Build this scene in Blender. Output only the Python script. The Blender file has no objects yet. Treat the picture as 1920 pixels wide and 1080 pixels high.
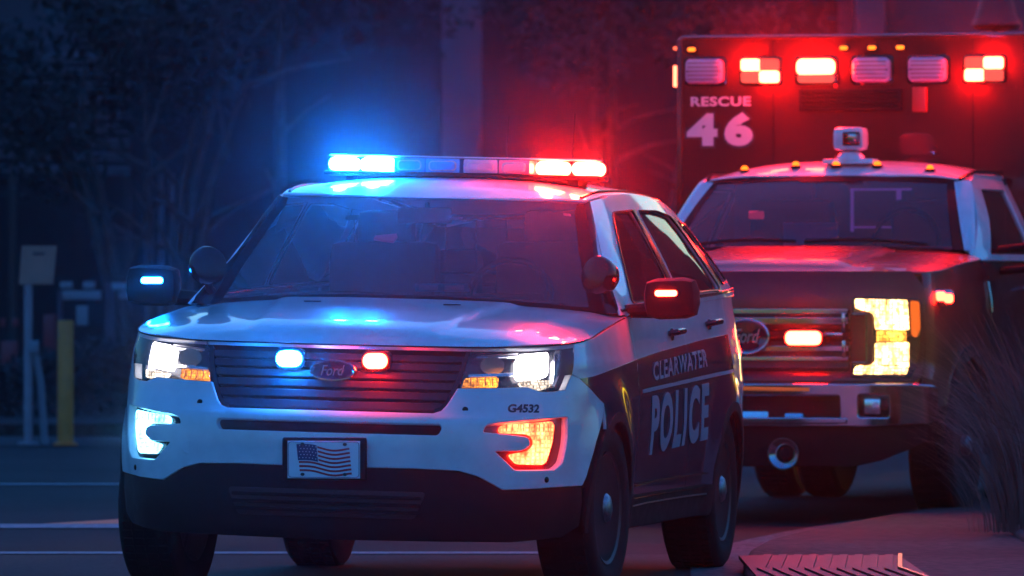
import bpy, bmesh, math, random
from mathutils import Vector, Matrix
from mathutils.geometry import delaunay_2d_cdt

random.seed(7)
S = bpy.context.scene
COL = S.collection
R = math.radians

# ------------------------------------------------------------------ camera, sky, sun, exposure
cam_d = bpy.data.cameras.new('camera'); cam = bpy.data.objects.new('camera', cam_d); COL.objects.link(cam)
cam_d.sensor_width = 36; cam_d.lens = 251.25; cam_d.shift_y = 5/1920
cam.location = (0, 0, 1.27); cam.rotation_euler = (R(90), 0, 0)
cam_d.clip_start = .5; cam_d.clip_end = 600
cam_d.dof.use_dof = True; cam_d.dof.focus_distance = 29.6; cam_d.dof.aperture_fstop = 6.3
S.camera = cam

W = bpy.data.worlds.new('World'); S.world = W; W.use_nodes = True
nt = W.node_tree; bgn = nt.nodes['Background']
sky = nt.nodes.new('ShaderNodeTexSky'); sky.sky_type = 'NISHITA'; sky.sun_disc = False
sky.sun_elevation = R(2); sky.sun_rotation = R(19); sky.altitude = 0; sky.air_density = 1.5; sky.dust_density = 1.8; sky.ozone_density = 4
tint = nt.nodes.new('ShaderNodeMix'); tint.data_type = 'RGBA'; tint.blend_type = 'MULTIPLY'
tint.inputs['Factor'].default_value = 1; tint.inputs['B'].default_value = (.20, .57, 1.0, 1)
nt.links.new(sky.outputs[0], tint.inputs['A']); nt.links.new(tint.outputs['Result'], bgn.inputs[0])
SKY_STRENGTH = .125
bgn.inputs[1].default_value = SKY_STRENGTH

sun_d = bpy.data.lights.new('sun', 'SUN'); sun = bpy.data.objects.new('sun', sun_d); COL.objects.link(sun)
sun_d.energy = .045; sun_d.angle = R(1.5); sun_d.color = (1.0, .55, .22)
# the last sun, low behind the vehicles on the right
sun.rotation_euler = Vector((-math.sin(R(19)), -math.cos(R(19)), -math.tan(R(2.0)))).to_track_quat('-Z', 'Y').to_euler()

S.view_settings.view_transform = 'Standard'; S.view_settings.look = 'None'
EXPOSURE = 3.5            # a dusk exposure: lamp strengths below are given as they look in the picture
LS = 2**-EXPOSURE
S.view_settings.exposure = EXPOSURE; S.view_settings.gamma = 1; S.view_settings.use_curve_mapping = False
S.render.engine = 'CYCLES'
cy = S.cycles
cy.use_denoising = True
cy.max_bounces = 6; cy.diffuse_bounces = 2; cy.glossy_bounces = 4; cy.transmission_bounces = 4; cy.transparent_max_bounces = 10
cy.volume_bounces = 0; cy.sample_clamp_indirect = 4; cy.caustics_reflective = False; cy.caustics_refractive = False
cy.use_light_tree = True

# ------------------------------------------------------------------ materials
def mat(name, col, rough=.5, metal=0, coat=0, emit=None, strength=0, noise=0, nscale=30, bump=0, bscale=200, spec=None):
    m = bpy.data.materials.new(name); m.use_nodes = True
    n = m.node_tree.nodes; l = m.node_tree.links; b = n['Principled BSDF']
    b.inputs['Base Color'].default_value = (*col, 1); b.inputs['Roughness'].default_value = rough; b.inputs['Metallic'].default_value = metal
    b.inputs['Coat Weight'].default_value = coat; b.inputs['Coat Roughness'].default_value = .04
    if spec is not None: b.inputs['Specular IOR Level'].default_value = spec
    if emit: b.inputs['Emission Color'].default_value = (*emit, 1); b.inputs['Emission Strength'].default_value = strength*LS
    tc = None
    if noise or bump: tc = n.new('ShaderNodeTexCoord')
    if noise:
        t = n.new('ShaderNodeTexNoise'); t.inputs['Scale'].default_value = nscale; t.inputs['Detail'].default_value = 6
        l.new(tc.outputs['Object'], t.inputs['Vector'])
        mx = n.new('ShaderNodeMix'); mx.data_type = 'RGBA'
        mx.inputs['A'].default_value = (*[c*(1-noise) for c in col], 1); mx.inputs['B'].default_value = (*[min(1, c*(1+noise)) for c in col], 1)
        r = n.new('ShaderNodeMapRange'); r.inputs['From Min'].default_value = .35; r.inputs['From Max'].default_value = .65
        l.new(t.outputs['Fac'], r.inputs['Value']); l.new(r.outputs['Result'], mx.inputs['Factor']); l.new(mx.outputs['Result'], b.inputs['Base Color'])
        r2 = n.new('ShaderNodeMapRange'); r2.inputs['To Min'].default_value = rough*.75; r2.inputs['To Max'].default_value = min(1, rough*1.3)
        l.new(t.outputs['Fac'], r2.inputs['Value']); l.new(r2.outputs['Result'], b.inputs['Roughness'])
    if bump:
        t = n.new('ShaderNodeTexNoise'); t.inputs['Scale'].default_value = bscale; t.inputs['Detail'].default_value = 3
        l.new(tc.outputs['Object'], t.inputs['Vector'])
        bp = n.new('ShaderNodeBump'); bp.inputs['Strength'].default_value = bump; bp.inputs['Distance'].default_value = .01
        l.new(t.outputs['Fac'], bp.inputs['Height']); l.new(bp.outputs['Normal'], b.inputs['Normal'])
    return m

def lamp_mat(name, col, strength):
    m = bpy.data.materials.new(name); m.use_nodes = True
    n = m.node_tree.nodes; n.clear()
    e = n.new('ShaderNodeEmission'); e.inputs[0].default_value = (*col, 1); e.inputs[1].default_value = strength*LS
    o = n.new('ShaderNodeOutputMaterial'); m.node_tree.links.new(e.outputs[0], o.inputs[0])
    return m

def glass_mat(name, tint_col, film, film_col=(.5, .5, .5), rough=.02):
    """thin pane: see-through tint, mirror reflection by Fresnel and a light film of dust"""
    m = bpy.data.materials.new(name); m.use_nodes = True
    n = m.node_tree.nodes; l = m.node_tree.links; n.clear()
    tr = n.new('ShaderNodeBsdfTransparent'); tr.inputs[0].default_value = (*tint_col, 1)
    gl = n.new('ShaderNodeBsdfGlossy'); gl.inputs['Roughness'].default_value = rough
    di = n.new('ShaderNodeBsdfDiffuse'); di.inputs[0].default_value = (*film_col, 1)
    tc = n.new('ShaderNodeTexCoord'); no = n.new('ShaderNodeTexNoise'); no.inputs['Scale'].default_value = 4; no.inputs['Detail'].default_value = 5
    l.new(tc.outputs['Object'], no.inputs['Vector'])
    r = n.new('ShaderNodeMapRange'); r.inputs['From Min'].default_value = .3; r.inputs['From Max'].default_value = .7
    r.inputs['To Min'].default_value = film*.7; r.inputs['To Max'].default_value = film*1.3
    l.new(no.outputs['Fac'], r.inputs['Value'])
    m1 = n.new('ShaderNodeMixShader'); l.new(r.outputs['Result'], m1.inputs[0]); l.new(tr.outputs[0], m1.inputs[1]); l.new(di.outputs[0], m1.inputs[2])
    fr = n.new('ShaderNodeFresnel'); fr.inputs['IOR'].default_value = 1.6
    m2 = n.new('ShaderNodeMixShader'); l.new(fr.outputs[0], m2.inputs[0]); l.new(m1.outputs[0], m2.inputs[1]); l.new(gl.outputs[0], m2.inputs[2])
    o = n.new('ShaderNodeOutputMaterial'); l.new(m2.outputs[0], o.inputs[0])
    return m

BLUE = (.004, .20, 1.0); RED = (1.0, .0075, .0030)
M = dict(
 white=mat('white_paint', (.70, .70, .72), .32, 0, .9, noise=.07, nscale=9),
 navy=mat('navy_vinyl', (.012, .016, .04), .22, 0, 1),
 maroon=mat('maroon_paint', (.042, .001, .004), .45, 0, .6, spec=.2, noise=.05, nscale=4),
 black=mat('black_plastic', (.007, .007, .009), .7, spec=.2, noise=.2, nscale=20),
 gloss_black=mat('gloss_black', (.008, .008, .010), .16, spec=.4),
 grille=mat('grille_black', (.014, .014, .017), .35, spec=.35),
 chrome=mat('chrome', (.55, .55, .58), .10, 1),
 steel=mat('steel', (.42, .42, .44), .3, 1),
 dark_metal=mat('dark_metal', (.05, .05, .055), .45, .8),
 rubber=mat('rubber', (.012, .012, .013), .9, spec=.2, noise=.2, nscale=40, bump=.2, bscale=150),
 letter=mat('grey_letters', (.34, .33, .38), .4),
 pale_letter=mat('pale_letters', (.62, .60, .62), .5),
 dark_letter=mat('dark_letters', (.03, .03, .045), .5),
 plate=mat('plate_white', (.78, .78, .80), .4), flag_red=mat('flag_red', (.62, .01, .02), .45), flag_blue=mat('flag_blue', (.012, .03, .12), .45),
 glass=glass_mat('windscreen_glass', (.28, .30, .36), .09, (.5, .5, .6)),
 side_glass=glass_mat('side_glass', (.08, .08, .10), .04),
 lens=glass_mat('clear_lens', (.93, .94, .96), .03, rough=.04),
 reflector=mat('reflector', (.75, .75, .78), .18, .9),
 clear_plastic=mat('clear_plastic', (.62, .62, .68), .22, coat=1),
 cloth=mat('dark_cloth', (.03, .03, .035), .9), dash=mat('dashboard_black', (.02, .02, .022), .6),
 amber_off=mat('amber_plastic', (.75, .22, .01), .3, coat=1),
 blue_on=lamp_mat('blue_light', BLUE, 200), red_on=lamp_mat('red_light', RED, 200),
)
def beam(parent, loc, col, power, size=.03, cone=165, aim=(0, -1, -.12)):
    """the light thrown by a lit lens, placed at the lens"""
    d = bpy.data.lights.new('lamp_beam', 'SPOT'); d.energy = power*LS; d.color = col; d.shadow_soft_size = size; d.spot_size = R(cone); d.spot_blend = .6
    o = bpy.data.objects.new('lamp_beam', d); COL.objects.link(o); o.parent = parent; o.location = loc
    o.rotation_euler = Vector(aim).to_track_quat('-Z', 'Y').to_euler()
    return o
def lamp(col, s): return lamp_mat('lamp_glow', col, s)
def lamp_cut(col, s, scale=70, lo=.12, hi=1.8):
    """a lit lens with cut optics: bright and dim cells across it"""
    m = lamp_mat('cut_lens_glow', col, s); n = m.node_tree.nodes; l = m.node_tree.links
    e = next(x for x in n if x.type == 'EMISSION'); tc = n.new('ShaderNodeTexCoord')
    v = n.new('ShaderNodeTexVoronoi'); v.distance = 'CHEBYCHEV'; v.inputs['Scale'].default_value = scale; v.inputs['Randomness'].default_value = .35
    w = n.new('ShaderNodeTexNoise'); w.inputs['Scale'].default_value = 14
    l.new(tc.outputs['Object'], v.inputs['Vector']); l.new(tc.outputs['Object'], w.inputs['Vector'])
    r = n.new('ShaderNodeMapRange'); r.inputs['From Min'].default_value = .0; r.inputs['From Max'].default_value = .55; r.inputs['To Min'].default_value = hi; r.inputs['To Max'].default_value = lo
    r2 = n.new('ShaderNodeMapRange'); r2.inputs['From Min'].default_value = .35; r2.inputs['From Max'].default_value = .65; r2.inputs['To Min'].default_value = .35*s*LS; r2.inputs['To Max'].default_value = 1.4*s*LS
    mu = n.new('ShaderNodeMath'); mu.operation = 'MULTIPLY'
    l.new(v.outputs['Distance'], r.inputs['Value']); l.new(w.outputs['Fac'], r2.inputs['Value']); l.new(r.outputs['Result'], mu.inputs[0]); l.new(r2.outputs['Result'], mu.inputs[1]); l.new(mu.outputs[0], e.inputs[1])
    return m

# ------------------------------------------------------------------ object helpers
def root(name, loc, rz, label, cat, group=None):
    o = bpy.data.objects.new(name, None); COL.objects.link(o); o.location = loc; o.rotation_euler = (0, 0, rz)
    o.empty_display_size = .2
    o['label'] = label; o['category'] = cat
    if group: o['group'] = group
    return o
def tag(o, label=None, cat=None, group=None, kind=None):
    if label: o['label'] = label
    if cat: o['category'] = cat
    if group: o['group'] = group
    if kind: o['kind'] = kind
    return o

class MB:
    def __init__(s): s.v = []; s.f = []
    def add(s, vs, fs):
        k = len(s.v); s.v += [tuple(p) for p in vs]; s.f += [tuple(i+k for i in f) for f in fs]; return s
    def box(s, c, d, rot=None, bev=0):
        x, y, z = [k/2 for k in d]
        if bev:
            bm = bmesh.new(); bmesh.ops.create_cube(bm, size=1); bmesh.ops.scale(bm, vec=d, verts=bm.verts)
            bmesh.ops.bevel(bm, geom=bm.edges[:], offset=min(bev, min(d)*.45), segments=2, profile=.6, affect='EDGES')
            vs = [v.co.copy() for v in bm.verts]; bm.verts.index_update(); fs = [[v.index for v in f.verts] for f in bm.faces]; bm.free()
        else:
            vs = [Vector((i*x, j*y, k*z)) for i in (-1, 1) for j in (-1, 1) for k in (-1, 1)]
            fs = [(0,1,3,2),(4,6,7,5),(0,4,5,1),(2,3,7,6),(0,2,6,4),(1,5,7,3)]
        if rot: vs = [rot @ v for v in vs]
        return s.add([v+Vector(c) for v in vs], fs)
    def tube(s, pts, rad, n=10, caps=True):
        pts = [Vector(p) for p in pts]; rs = rad if isinstance(rad, (list, tuple)) else [rad]*len(pts)
        vs = []; fs = []; up = None
        for i, p in enumerate(pts):
            t = (pts[min(i+1, len(pts)-1)]-pts[max(i-1, 0)]).normalized()
            a = t.orthogonal().normalized() if up is None else (up-t*up.dot(t)).normalized()
            up = a; b = t.cross(a)
            for k in range(n): w = 2*math.pi*k/n; vs.append(p+(a*math.cos(w)+b*math.sin(w))*rs[i])
        for i in range(len(pts)-1):
            for k in range(n): fs.append((i*n+k, i*n+(k+1)%n, (i+1)*n+(k+1)%n, (i+1)*n+k))
        if caps: fs += [tuple(range(n))[::-1], tuple(range((len(pts)-1)*n, len(pts)*n))]
        return s.add(vs, fs)
    def lathe(s, prof, c, axis='y', n=32, sx=1, sz=1):
        """prof: (radius, along)"""
        vs = []; fs = []
        for r, h in prof:
            for k in range(n):
                w = 2*math.pi*k/n; a, b = r*math.cos(w)*sx, r*math.sin(w)*sz
                p = {'y': (a, h, b), 'x': (h, a, b), 'z': (a, b, h)}[axis]
                vs.append((c[0]+p[0], c[1]+p[1], c[2]+p[2]))
        for i in range(len(prof)-1):
            for k in range(n): fs.append((i*n+k, (i+1)*n+k, (i+1)*n+(k+1)%n, i*n+(k+1)%n))
        if prof[0][0] > 1e-5: fs.append(tuple(range(n)))
        if prof[-1][0] > 1e-5: fs.append(tuple(range((len(prof)-1)*n, len(prof)*n))[::-1])
        return s.add(vs, fs)
    def rect_lens(s, c, w, h, d, r=.02, n=5, dome=.006):
        """rounded-rectangle pod whose front faces -y"""
        out = []
        for cx, cz, a0 in ((w/2-r, h/2-r, 0), (-w/2+r, h/2-r, 90), (-w/2+r, -h/2+r, 180), (w/2-r, -h/2+r, 270)):
            for k in range(n+1): a = R(a0+90*k/n); out.append((cx+r*math.cos(a), cz+r*math.sin(a)))
        m = len(out); vs = []
        for sc, y in ((1, d/2), (1, -d/2+dome), (.86, -d/2+dome*.25), (.5, -d/2)):
            vs += [(c[0]+x*sc, c[1]+y, c[2]+z*sc) for x, z in out]
        fs = []
        for i in range(3):
            for k in range(m): fs.append((i*m+k, i*m+(k+1) % m, (i+1)*m+(k+1) % m, (i+1)*m+k))
        fs += [tuple(range(m))[::-1], tuple(range(3*m, 4*m))]
        return s.add(vs, fs)
    def build(s, name, m, parent=None, smooth=False, angle=35, loc=None):
        me = bpy.data.meshes.new(name); me.from_pydata(s.v, [], s.f)
        bm = bmesh.new(); bm.from_mesh(me); bmesh.ops.recalc_face_normals(bm, faces=bm.faces[:])
        if smooth:
            for e in bm.edges: e.smooth = len(e.link_faces) != 2 or e.calc_face_angle(0) < R(angle)
            for f in bm.faces: f.smooth = True
        bm.to_mesh(me); bm.free()
        me.materials.append(M[m] if isinstance(m, str) else m)
        o = bpy.data.objects.new(name, me); COL.objects.link(o)
        if parent: o.parent = parent
        if loc: o.location = loc
        return o

def rotx(a): return Matrix.Rotation(R(a), 3, 'X')
def roty(a): return Matrix.Rotation(R(a), 3, 'Y')
def rotz(a): return Matrix.Rotation(R(a), 3, 'Z')

def inside(p, poly):
    x, y = p; c = False; n = len(poly)
    for i in range(n):
        x1, y1 = poly[i]; x2, y2 = poly[(i+1) % n]
        if (y1 > y) != (y2 > y) and x < (x2-x1)*(y-y1)/(y2-y1)+x1: c = not c
    return c
def dist_poly(p, poly):
    best = 9
    for i in range(len(poly)):
        a, b = poly[i], poly[(i+1) % len(poly)]
        dx, dy = b[0]-a[0], b[1]-a[1]; t = max(0, min(1, ((p[0]-a[0])*dx+(p[1]-a[1])*dy)/max(dx*dx+dy*dy, 1e-12)))
        best = min(best, math.hypot(p[0]-a[0]-dx*t, p[1]-a[1]-dy*t))
    return best
def resample(poly, g):
    out = []
    for i in range(len(poly)):
        a, b = poly[i], poly[(i+1) % len(poly)]; n = max(1, math.ceil(math.hypot(b[0]-a[0], b[1]-a[1])/g))
        out += [(a[0]+(b[0]-a[0])*k/n, a[1]+(b[1]-a[1])*k/n) for k in range(n)]
    return out
def rounded(poly, r, n=4):
    """round the corners of a 2-D outline"""
    out = []; N = len(poly)
    for i in range(N):
        p0, p1, p2 = Vector(poly[i-1]), Vector(poly[i]), Vector(poly[(i+1) % N])
        d0, d2 = (p0-p1), (p2-p1); k = min(r, d0.length*.45, d2.length*.45)
        a, b = p1+d0.normalized()*k, p1+d2.normalized()*k
        for j in range(n+1):
            t = j/n; q = a*(1-t)**2+p1*2*t*(1-t)+b*t*t; out.append((q.x, q.y))
    return out
def frame_at(fn, a, b, sg=1, off=0):
    e = .004
    p = Vector(fn(a, b)); A = Vector(fn(a+e, b))-Vector(fn(a-e, b)); B = Vector(fn(a, b+e))-Vector(fn(a, b-e))
    n = A.cross(B)*sg
    n = n.normalized() if n.length > 1e-12 else Vector((0, 0, 1))
    return p+n*off, n
def panel(name, fn, outline, m, parent, holes=(), grid=.04, off=0, lip=.012, sg=1, rnd=0, edge=.0015):
    """a sheet cut to a 2-D outline with holes, laid on the curved surface fn, with turned-in rounded edges"""
    if rnd: outline = rounded(outline, rnd)
    loops = [resample(outline, grid)]+[resample(h, grid) for h in holes]
    pts = []; edges = []
    for lp in loops:
        k = len(pts); pts += lp; edges += [(k+i, k+(i+1) % len(lp)) for i in range(len(lp))]
    nb = len(pts)
    xs = [p[0] for p in outline]; ys = [p[1] for p in outline]
    nx = int((max(xs)-min(xs))/grid)+1; ny = int((max(ys)-min(ys))/grid)+1
    for i in range(1, nx):
        for j in range(1, ny):
            q = (min(xs)+(max(xs)-min(xs))*i/nx, min(ys)+(max(ys)-min(ys))*j/ny)
            if inside(q, outline) and all(not inside(q, h) for h in holes) and min(dist_poly(q, lp) for lp in loops) > grid*.45: pts.append(q)
    vs, es, fs, *_ = delaunay_2d_cdt([Vector(p) for p in pts], edges, [], 0, 1e-6)
    keep = []
    for f in fs:
        c = sum((vs[i] for i in f), Vector((0, 0)))/len(f)
        if inside(c, outline) and all(not inside(c, h) for h in holes): keep.append(tuple(f))
    P = []; N = []
    for v in vs:
        p, n = frame_at(fn, v[0], v[1], sg, off); P.append(p); N.append(n)
    faces = []
    for f in keep:
        fn_ = (P[f[1]]-P[f[0]]).cross(P[f[2]]-P[f[0]])
        faces.append(f if fn_.dot(N[f[0]]) > 0 else f[::-1])
    if lip:
        cnt = {}
        for f in faces:
            for i in range(3): cnt[(f[i], f[(i+1) % 3])] = 1
        bd = [e for e in cnt if (e[1], e[0]) not in cnt]
        outd = {}
        for a, b in bd:
            t = (P[b]-P[a]).normalized(); o_ = t.cross(N[a])
            for k in (a, b): outd[k] = outd.get(k, Vector())+o_
        ring = {}
        for k, o_ in outd.items():
            o_ = o_.normalized() if o_.length > 1e-9 else Vector((1, 0, 0)); n = N[k].copy()
            P.append(P[k]-n*edge*1.6+o_*edge); N.append((n*.5+o_).normalized()); i1 = len(P)-1
            P.append(P[k]-n*lip+o_*edge); N.append(o_); ring[k] = (i1, i1+1)
        for a, b in bd:
            faces.append((b, a, ring[a][0], ring[b][0])); faces.append((ring[b][0], ring[a][0], ring[a][1], ring[b][1]))
    me = bpy.data.meshes.new(name); me.from_pydata(P, [], faces); me.update()
    me.polygons.foreach_set('use_smooth', [True]*len(me.polygons))
    me.normals_split_custom_set_from_vertices([tuple(n) for n in N])
    me.materials.append(M[m] if isinstance(m, str) else m)
    o = bpy.data.objects.new(name, me); COL.objects.link(o)
    if parent: o.parent = parent
    return o

def text_shapes(txt, size=1, bold=0, shear=0, spacing=1):
    """outline text as flat triangles: list of 2-D points and faces, baseline-left at the origin"""
    cu = bpy.data.curves.new('text', 'FONT'); cu.body = txt; cu.size = size; cu.offset = bold; cu.shear = shear; cu.space_character = spacing
    cu.resolution_u = 4
    ob = bpy.data.objects.new('text', cu); COL.objects.link(ob)
    dg = bpy.context.evaluated_depsgraph_get(); me = bpy.data.meshes.new_from_object(ob.evaluated_get(dg))
    vs = [(v.co.x, v.co.y) for v in me.vertices]; fs = [tuple(p.vertices) for p in me.polygons]
    bpy.data.objects.remove(ob); bpy.data.curves.remove(cu); bpy.data.meshes.remove(me)
    return vs, fs
def refine(vs, fs, most=.12):
    """split the long edges so that a letter can follow a curved panel"""
    bm = bmesh.new(); q = [bm.verts.new((x, y, 0)) for x, y in vs]
    for f in fs:
        try: bm.faces.new([q[i] for i in f])
        except ValueError: pass
    bmesh.ops.remove_doubles(bm, verts=bm.verts[:], dist=1e-5); bmesh.ops.triangulate(bm, faces=bm.faces[:])
    for _ in range(5):
        long = [e for e in bm.edges if e.calc_length() > most]
        if not long: break
        bmesh.ops.subdivide_edges(bm, edges=long, cuts=1); bmesh.ops.triangulate(bm, faces=[f for f in bm.faces if len(f.verts) > 3])
    bm.verts.index_update(); out = [(v.co.x, v.co.y) for v in bm.verts], [tuple(v.index for v in f.verts) for f in bm.faces]; bm.free()
    return out
def lettering(txt, fn, box, m, parent, off=.003, sg=1, bold=.02, shear=0, slope=0, name='lettering', spacing=1, thick=.0015):
    """text stretched to the (a0, b0, a1, b1) box on surface fn; slope lifts b along a"""
    vs, fs = text_shapes(txt, 1, bold, shear, spacing)
    vs, fs = refine(vs, fs)
    x0, x1 = min(v[0] for v in vs), max(v[0] for v in vs); y0, y1 = min(v[1] for v in vs), max(v[1] for v in vs)
    P = []
    def at(v, o):
        a = box[0]+(v[0]-x0)/(x1-x0)*(box[2]-box[0]); b = box[1]+(v[1]-y0)/(y1-y0)*(box[3]-box[1])+slope*(a-box[0])
        return frame_at(fn, a, b, sg, o)[0]
    n = len(vs); P = [at(v, off) for v in vs]+[at(v, off-thick) for v in vs]
    cnt = set((f[i], f[(i+1) % len(f)]) for f in fs for i in range(len(f)))
    side = [(b, a, a+n, b+n) for a, b in cnt if (b, a) not in cnt]
    me = bpy.data.meshes.new(name); me.from_pydata(P, [], list(fs)+side)
    me.materials.append(M[m] if isinstance(m, str) else m)
    o = bpy.data.objects.new(name, me); COL.objects.link(o); o.parent = parent
    return o

# ------------------------------------------------------------------ body-shell mathematics
def hermite(xs, ys, x):
    n = len(xs)
    if x <= xs[0]: return ys[0]
    if x >= xs[-1]: return ys[-1]
    i = 0
    while x > xs[i+1]: i += 1
    def slope(k):
        if k == 0: return (ys[1]-ys[0])/(xs[1]-xs[0])
        if k == n-1: return (ys[-1]-ys[-2])/(xs[-1]-xs[-2])
        a = (ys[k]-ys[k-1])/(xs[k]-xs[k-1]); b = (ys[k+1]-ys[k])/(xs[k+1]-xs[k])
        return 0.0 if a*b <= 0 else 2*a*b/(a+b)
    h = xs[i+1]-xs[i]; t = (x-xs[i])/h
    m0, m1 = slope(i)*h, slope(i+1)*h
    return ((2*t-3)*t*t+1)*ys[i] + ((t-2)*t+1)*t*m0 + (3-2*t)*t*t*ys[i+1] + (t-1)*t*t*m1

class Shell:
    """a wrap-round body side: u = signed length along the plan outline from the front centre, z = height"""
    def __init__(s, plan, setback, widen, rear_b, roll=0.0, bumps=None):
        # dense Catmull-Rom plan
        P = [(-plan[1][0], plan[1][1])] + plan + [(-plan[-2][0], plan[-2][1])]
        pts = []
        for i in range(1, len(P)-2):
            p0, p1, p2, p3 = P[i-1], P[i], P[i+1], P[i+2]
            for k in range(16):
                t = k/16
                pts.append(tuple(0.5*(2*p1[j]+(p2[j]-p0[j])*t+(2*p0[j]-5*p1[j]+4*p2[j]-p3[j])*t*t+(3*p1[j]-p0[j]-3*p2[j]+p3[j])*t**3) for j in (0, 1)))
        pts.append(plan[-1])
        us = [0.0]
        for a, b in zip(pts, pts[1:]): us.append(us[-1]+math.hypot(b[0]-a[0], b[1]-a[1]))
        s.us, s.pts, s.umax = us, pts, us[-1]
        s.sb, s.kx, s.front_b, s.rear_b = setback, widen, plan[0][1], rear_b
        s.roll, s.bumps = roll, bumps
    def plan(s, u):
        a = min(abs(u), s.umax); lo, hi = 0, len(s.us)-1
        while hi-lo > 1:
            m = (lo+hi)//2
            if s.us[m] <= a: lo = m
            else: hi = m
        t = (a-s.us[lo])/max(s.us[hi]-s.us[lo], 1e-9)
        x = s.pts[lo][0]+(s.pts[hi][0]-s.pts[lo][0])*t; y = s.pts[lo][1]+(s.pts[hi][1]-s.pts[lo][1])*t
        return (x if u >= 0 else -x), y
    def raw(s, u, z):
        x, y = s.plan(u)
        f = max(0.0, min(1.0, 1-(y-s.front_b)/0.85)); f = f*f*(3-2*f)
        g = max(0.0, min(1.0, 1-(s.rear_b-y)/0.7)); g = g*g*(3-2*g)
        return x*hermite(*s.kx, z), y+hermite(*s.sb, z)*f-0.6*hermite(*s.sb, z)*g, z
    def P(s, u, z, off=0.0):
        p = s.raw(u, z); e = 0.012
        a, b, c, d = s.raw(u+e, z), s.raw(u-e, z), s.raw(u, z+e), s.raw(u, z-e)
        du = [a[i]-b[i] for i in range(3)]; dz = [c[i]-d[i] for i in range(3)]
        n = (du[1]*dz[2]-du[2]*dz[1], du[2]*dz[0]-du[0]*dz[2], du[0]*dz[1]-du[1]*dz[0])
        L = math.sqrt(sum(k*k for k in n)) or 1
        o = off+(s.bumps(u, z, p) if s.bumps else 0.0)
        return rolled((p[0]+n[0]/L*o, p[1]+n[1]/L*o, p[2]+n[2]/L*o), s.roll)
    def u_at(s, lat, back=None):
        """u of the side point at this 'back' value, or of the front point at this lateral value"""
        best = None
        for i, (x, y) in enumerate(s.pts):
            d = abs(y-back) if back is not None else abs(x-abs(lat))
            if back is not None and x < 0.6: continue
            if back is None and y > 0.3: continue
            if best is None or d < best[0]: best = (d, s.us[i])
        return math.copysign(best[1], lat)

def rolled(p, phi, z0=0.35):
    c, s = math.cos(phi), math.sin(phi)
    return (p[0]*c+(p[2]-z0)*s, p[1], z0+(p[2]-z0)*c-p[0]*s)

ROLL = math.radians(1.4)
SUV_PLAN = [(0,-.96),(.3,-.948),(.52,-.912),(.70,-.84),(.84,-.73),(.93,-.58),(.98,-.40),(1.0,-.2),(1.006,0.1),(1.006,.6),(1.006,1.6),(1.01,2.4),
            (1.015,2.85),(1.003,3.2),(.972,3.5),(.92,3.78),(.80,3.98),(.6,4.06),(.3,4.09),(0,4.10)]
SUV_SB = ([.20,.30,.45,.62,.74,.79,.86,1.0,1.06,1.12,1.3],[.06,.02,.0,.0,.008,.035,.07,.115,.15,.20,.34])
SUV_KX = ([.20,.35,.5,.68,.85,.98,1.08,1.2,1.3],[.955,.975,.99,1.0,1.0,.985,.97,.945,.93])
def suv_bumps(u, z, p):
    o = 0.0
    for c in (0.0, 2.86):
        if abs(p[0]) > .8:
            r = math.hypot(p[1]-c, z-.365)
            t = (r-.41)/.20
            if t < 1: o += .027*(1-max(t, 0))**2*(3-2*(1-max(t,0))) if t > 0 else .027
    if abs(p[0]) > .9:
        o -= .010*math.exp(-((z-.60)/.07)**2)*max(0, 1-abs(p[1]-1.45)/.95)      # the hollow low on the doors
        o += .006*math.exp(-((z-.99)/.035)**2)
    return o
suv = Shell(SUV_PLAN, SUV_SB, SUV_KX, 4.10, ROLL, suv_bumps)

AMB_PLAN = [(0,0),(.35,.006),(.65,.03),(.85,.085),(.96,.19),(1.0,.36),(1.015,.6),(1.02,1.0),(1.02,1.6),(1.02,2.2),(1.02,2.75),(1.0,3.0)]
AMB_SB = ([.3,.5,.8,.86,1.2,1.35,1.5],[.0,-.03,-.03,.03,.04,.08,.2])
AMB_KX = ([.3,.5,.9,1.2,1.35,1.5],[.98,1.0,1.0,.99,.965,.94])
def amb_bumps(u, z, p):
    o = 0.0
    if abs(p[0]) > .85:
        t = (math.hypot(p[1]-.95, z-.42)-.47)/.13
        o += .03 if t < 0 else (.03*(1-t)**2*(1+2*t) if t < 1 else 0)
    return o
amb = Shell(AMB_PLAN, AMB_SB, AMB_KX, 9.0, 0.0, amb_bumps)

# ------------------------------------------------------------------ the setting
def sheet(name, pts, z, m, kind='structure', div=0):
    me = bpy.data.meshes.new(name); me.from_pydata([(x, y, z) for x, y in pts], [], [tuple(range(len(pts)))])
    me.materials.append(M[m]); o = bpy.data.objects.new(name, me); COL.objects.link(o)
    if kind: o['kind'] = kind
    return o
def asphalt(name, col, sc=60, bump=.6):
    m = mat(name, col, .85, noise=.65, spec=.2, nscale=sc, bump=bump, bscale=90)
    n = m.node_tree.nodes; l = m.node_tree.links; b = n['Principled BSDF']
    tc = n.new('ShaderNodeTexCoord'); big = n.new('ShaderNodeTexNoise'); big.inputs['Scale'].default_value = .5; big.inputs['Detail'].default_value = 4
    l.new(tc.outputs['Object'], big.inputs['Vector'])
    src = b.inputs['Base Color'].links[0].from_socket
    mx = n.new('ShaderNodeMix'); mx.data_type = 'RGBA'; mx.blend_type = 'MULTIPLY'; mx.inputs['Factor'].default_value = 1
    r = n.new('ShaderNodeValToRGB'); r.color_ramp.elements[0].position = .35; r.color_ramp.elements[1].position = .65
    r.color_ramp.elements[0].color = (.6, .6, .6, 1); r.color_ramp.elements[1].color = (1.1, 1.1, 1.1, 1)
    l.new(big.outputs['Fac'], r.inputs[0]); l.new(src, mx.inputs['A']); l.new(r.outputs[0], mx.inputs['B']); l.new(mx.outputs['Result'], b.inputs['Base Color'])
    return m
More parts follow.
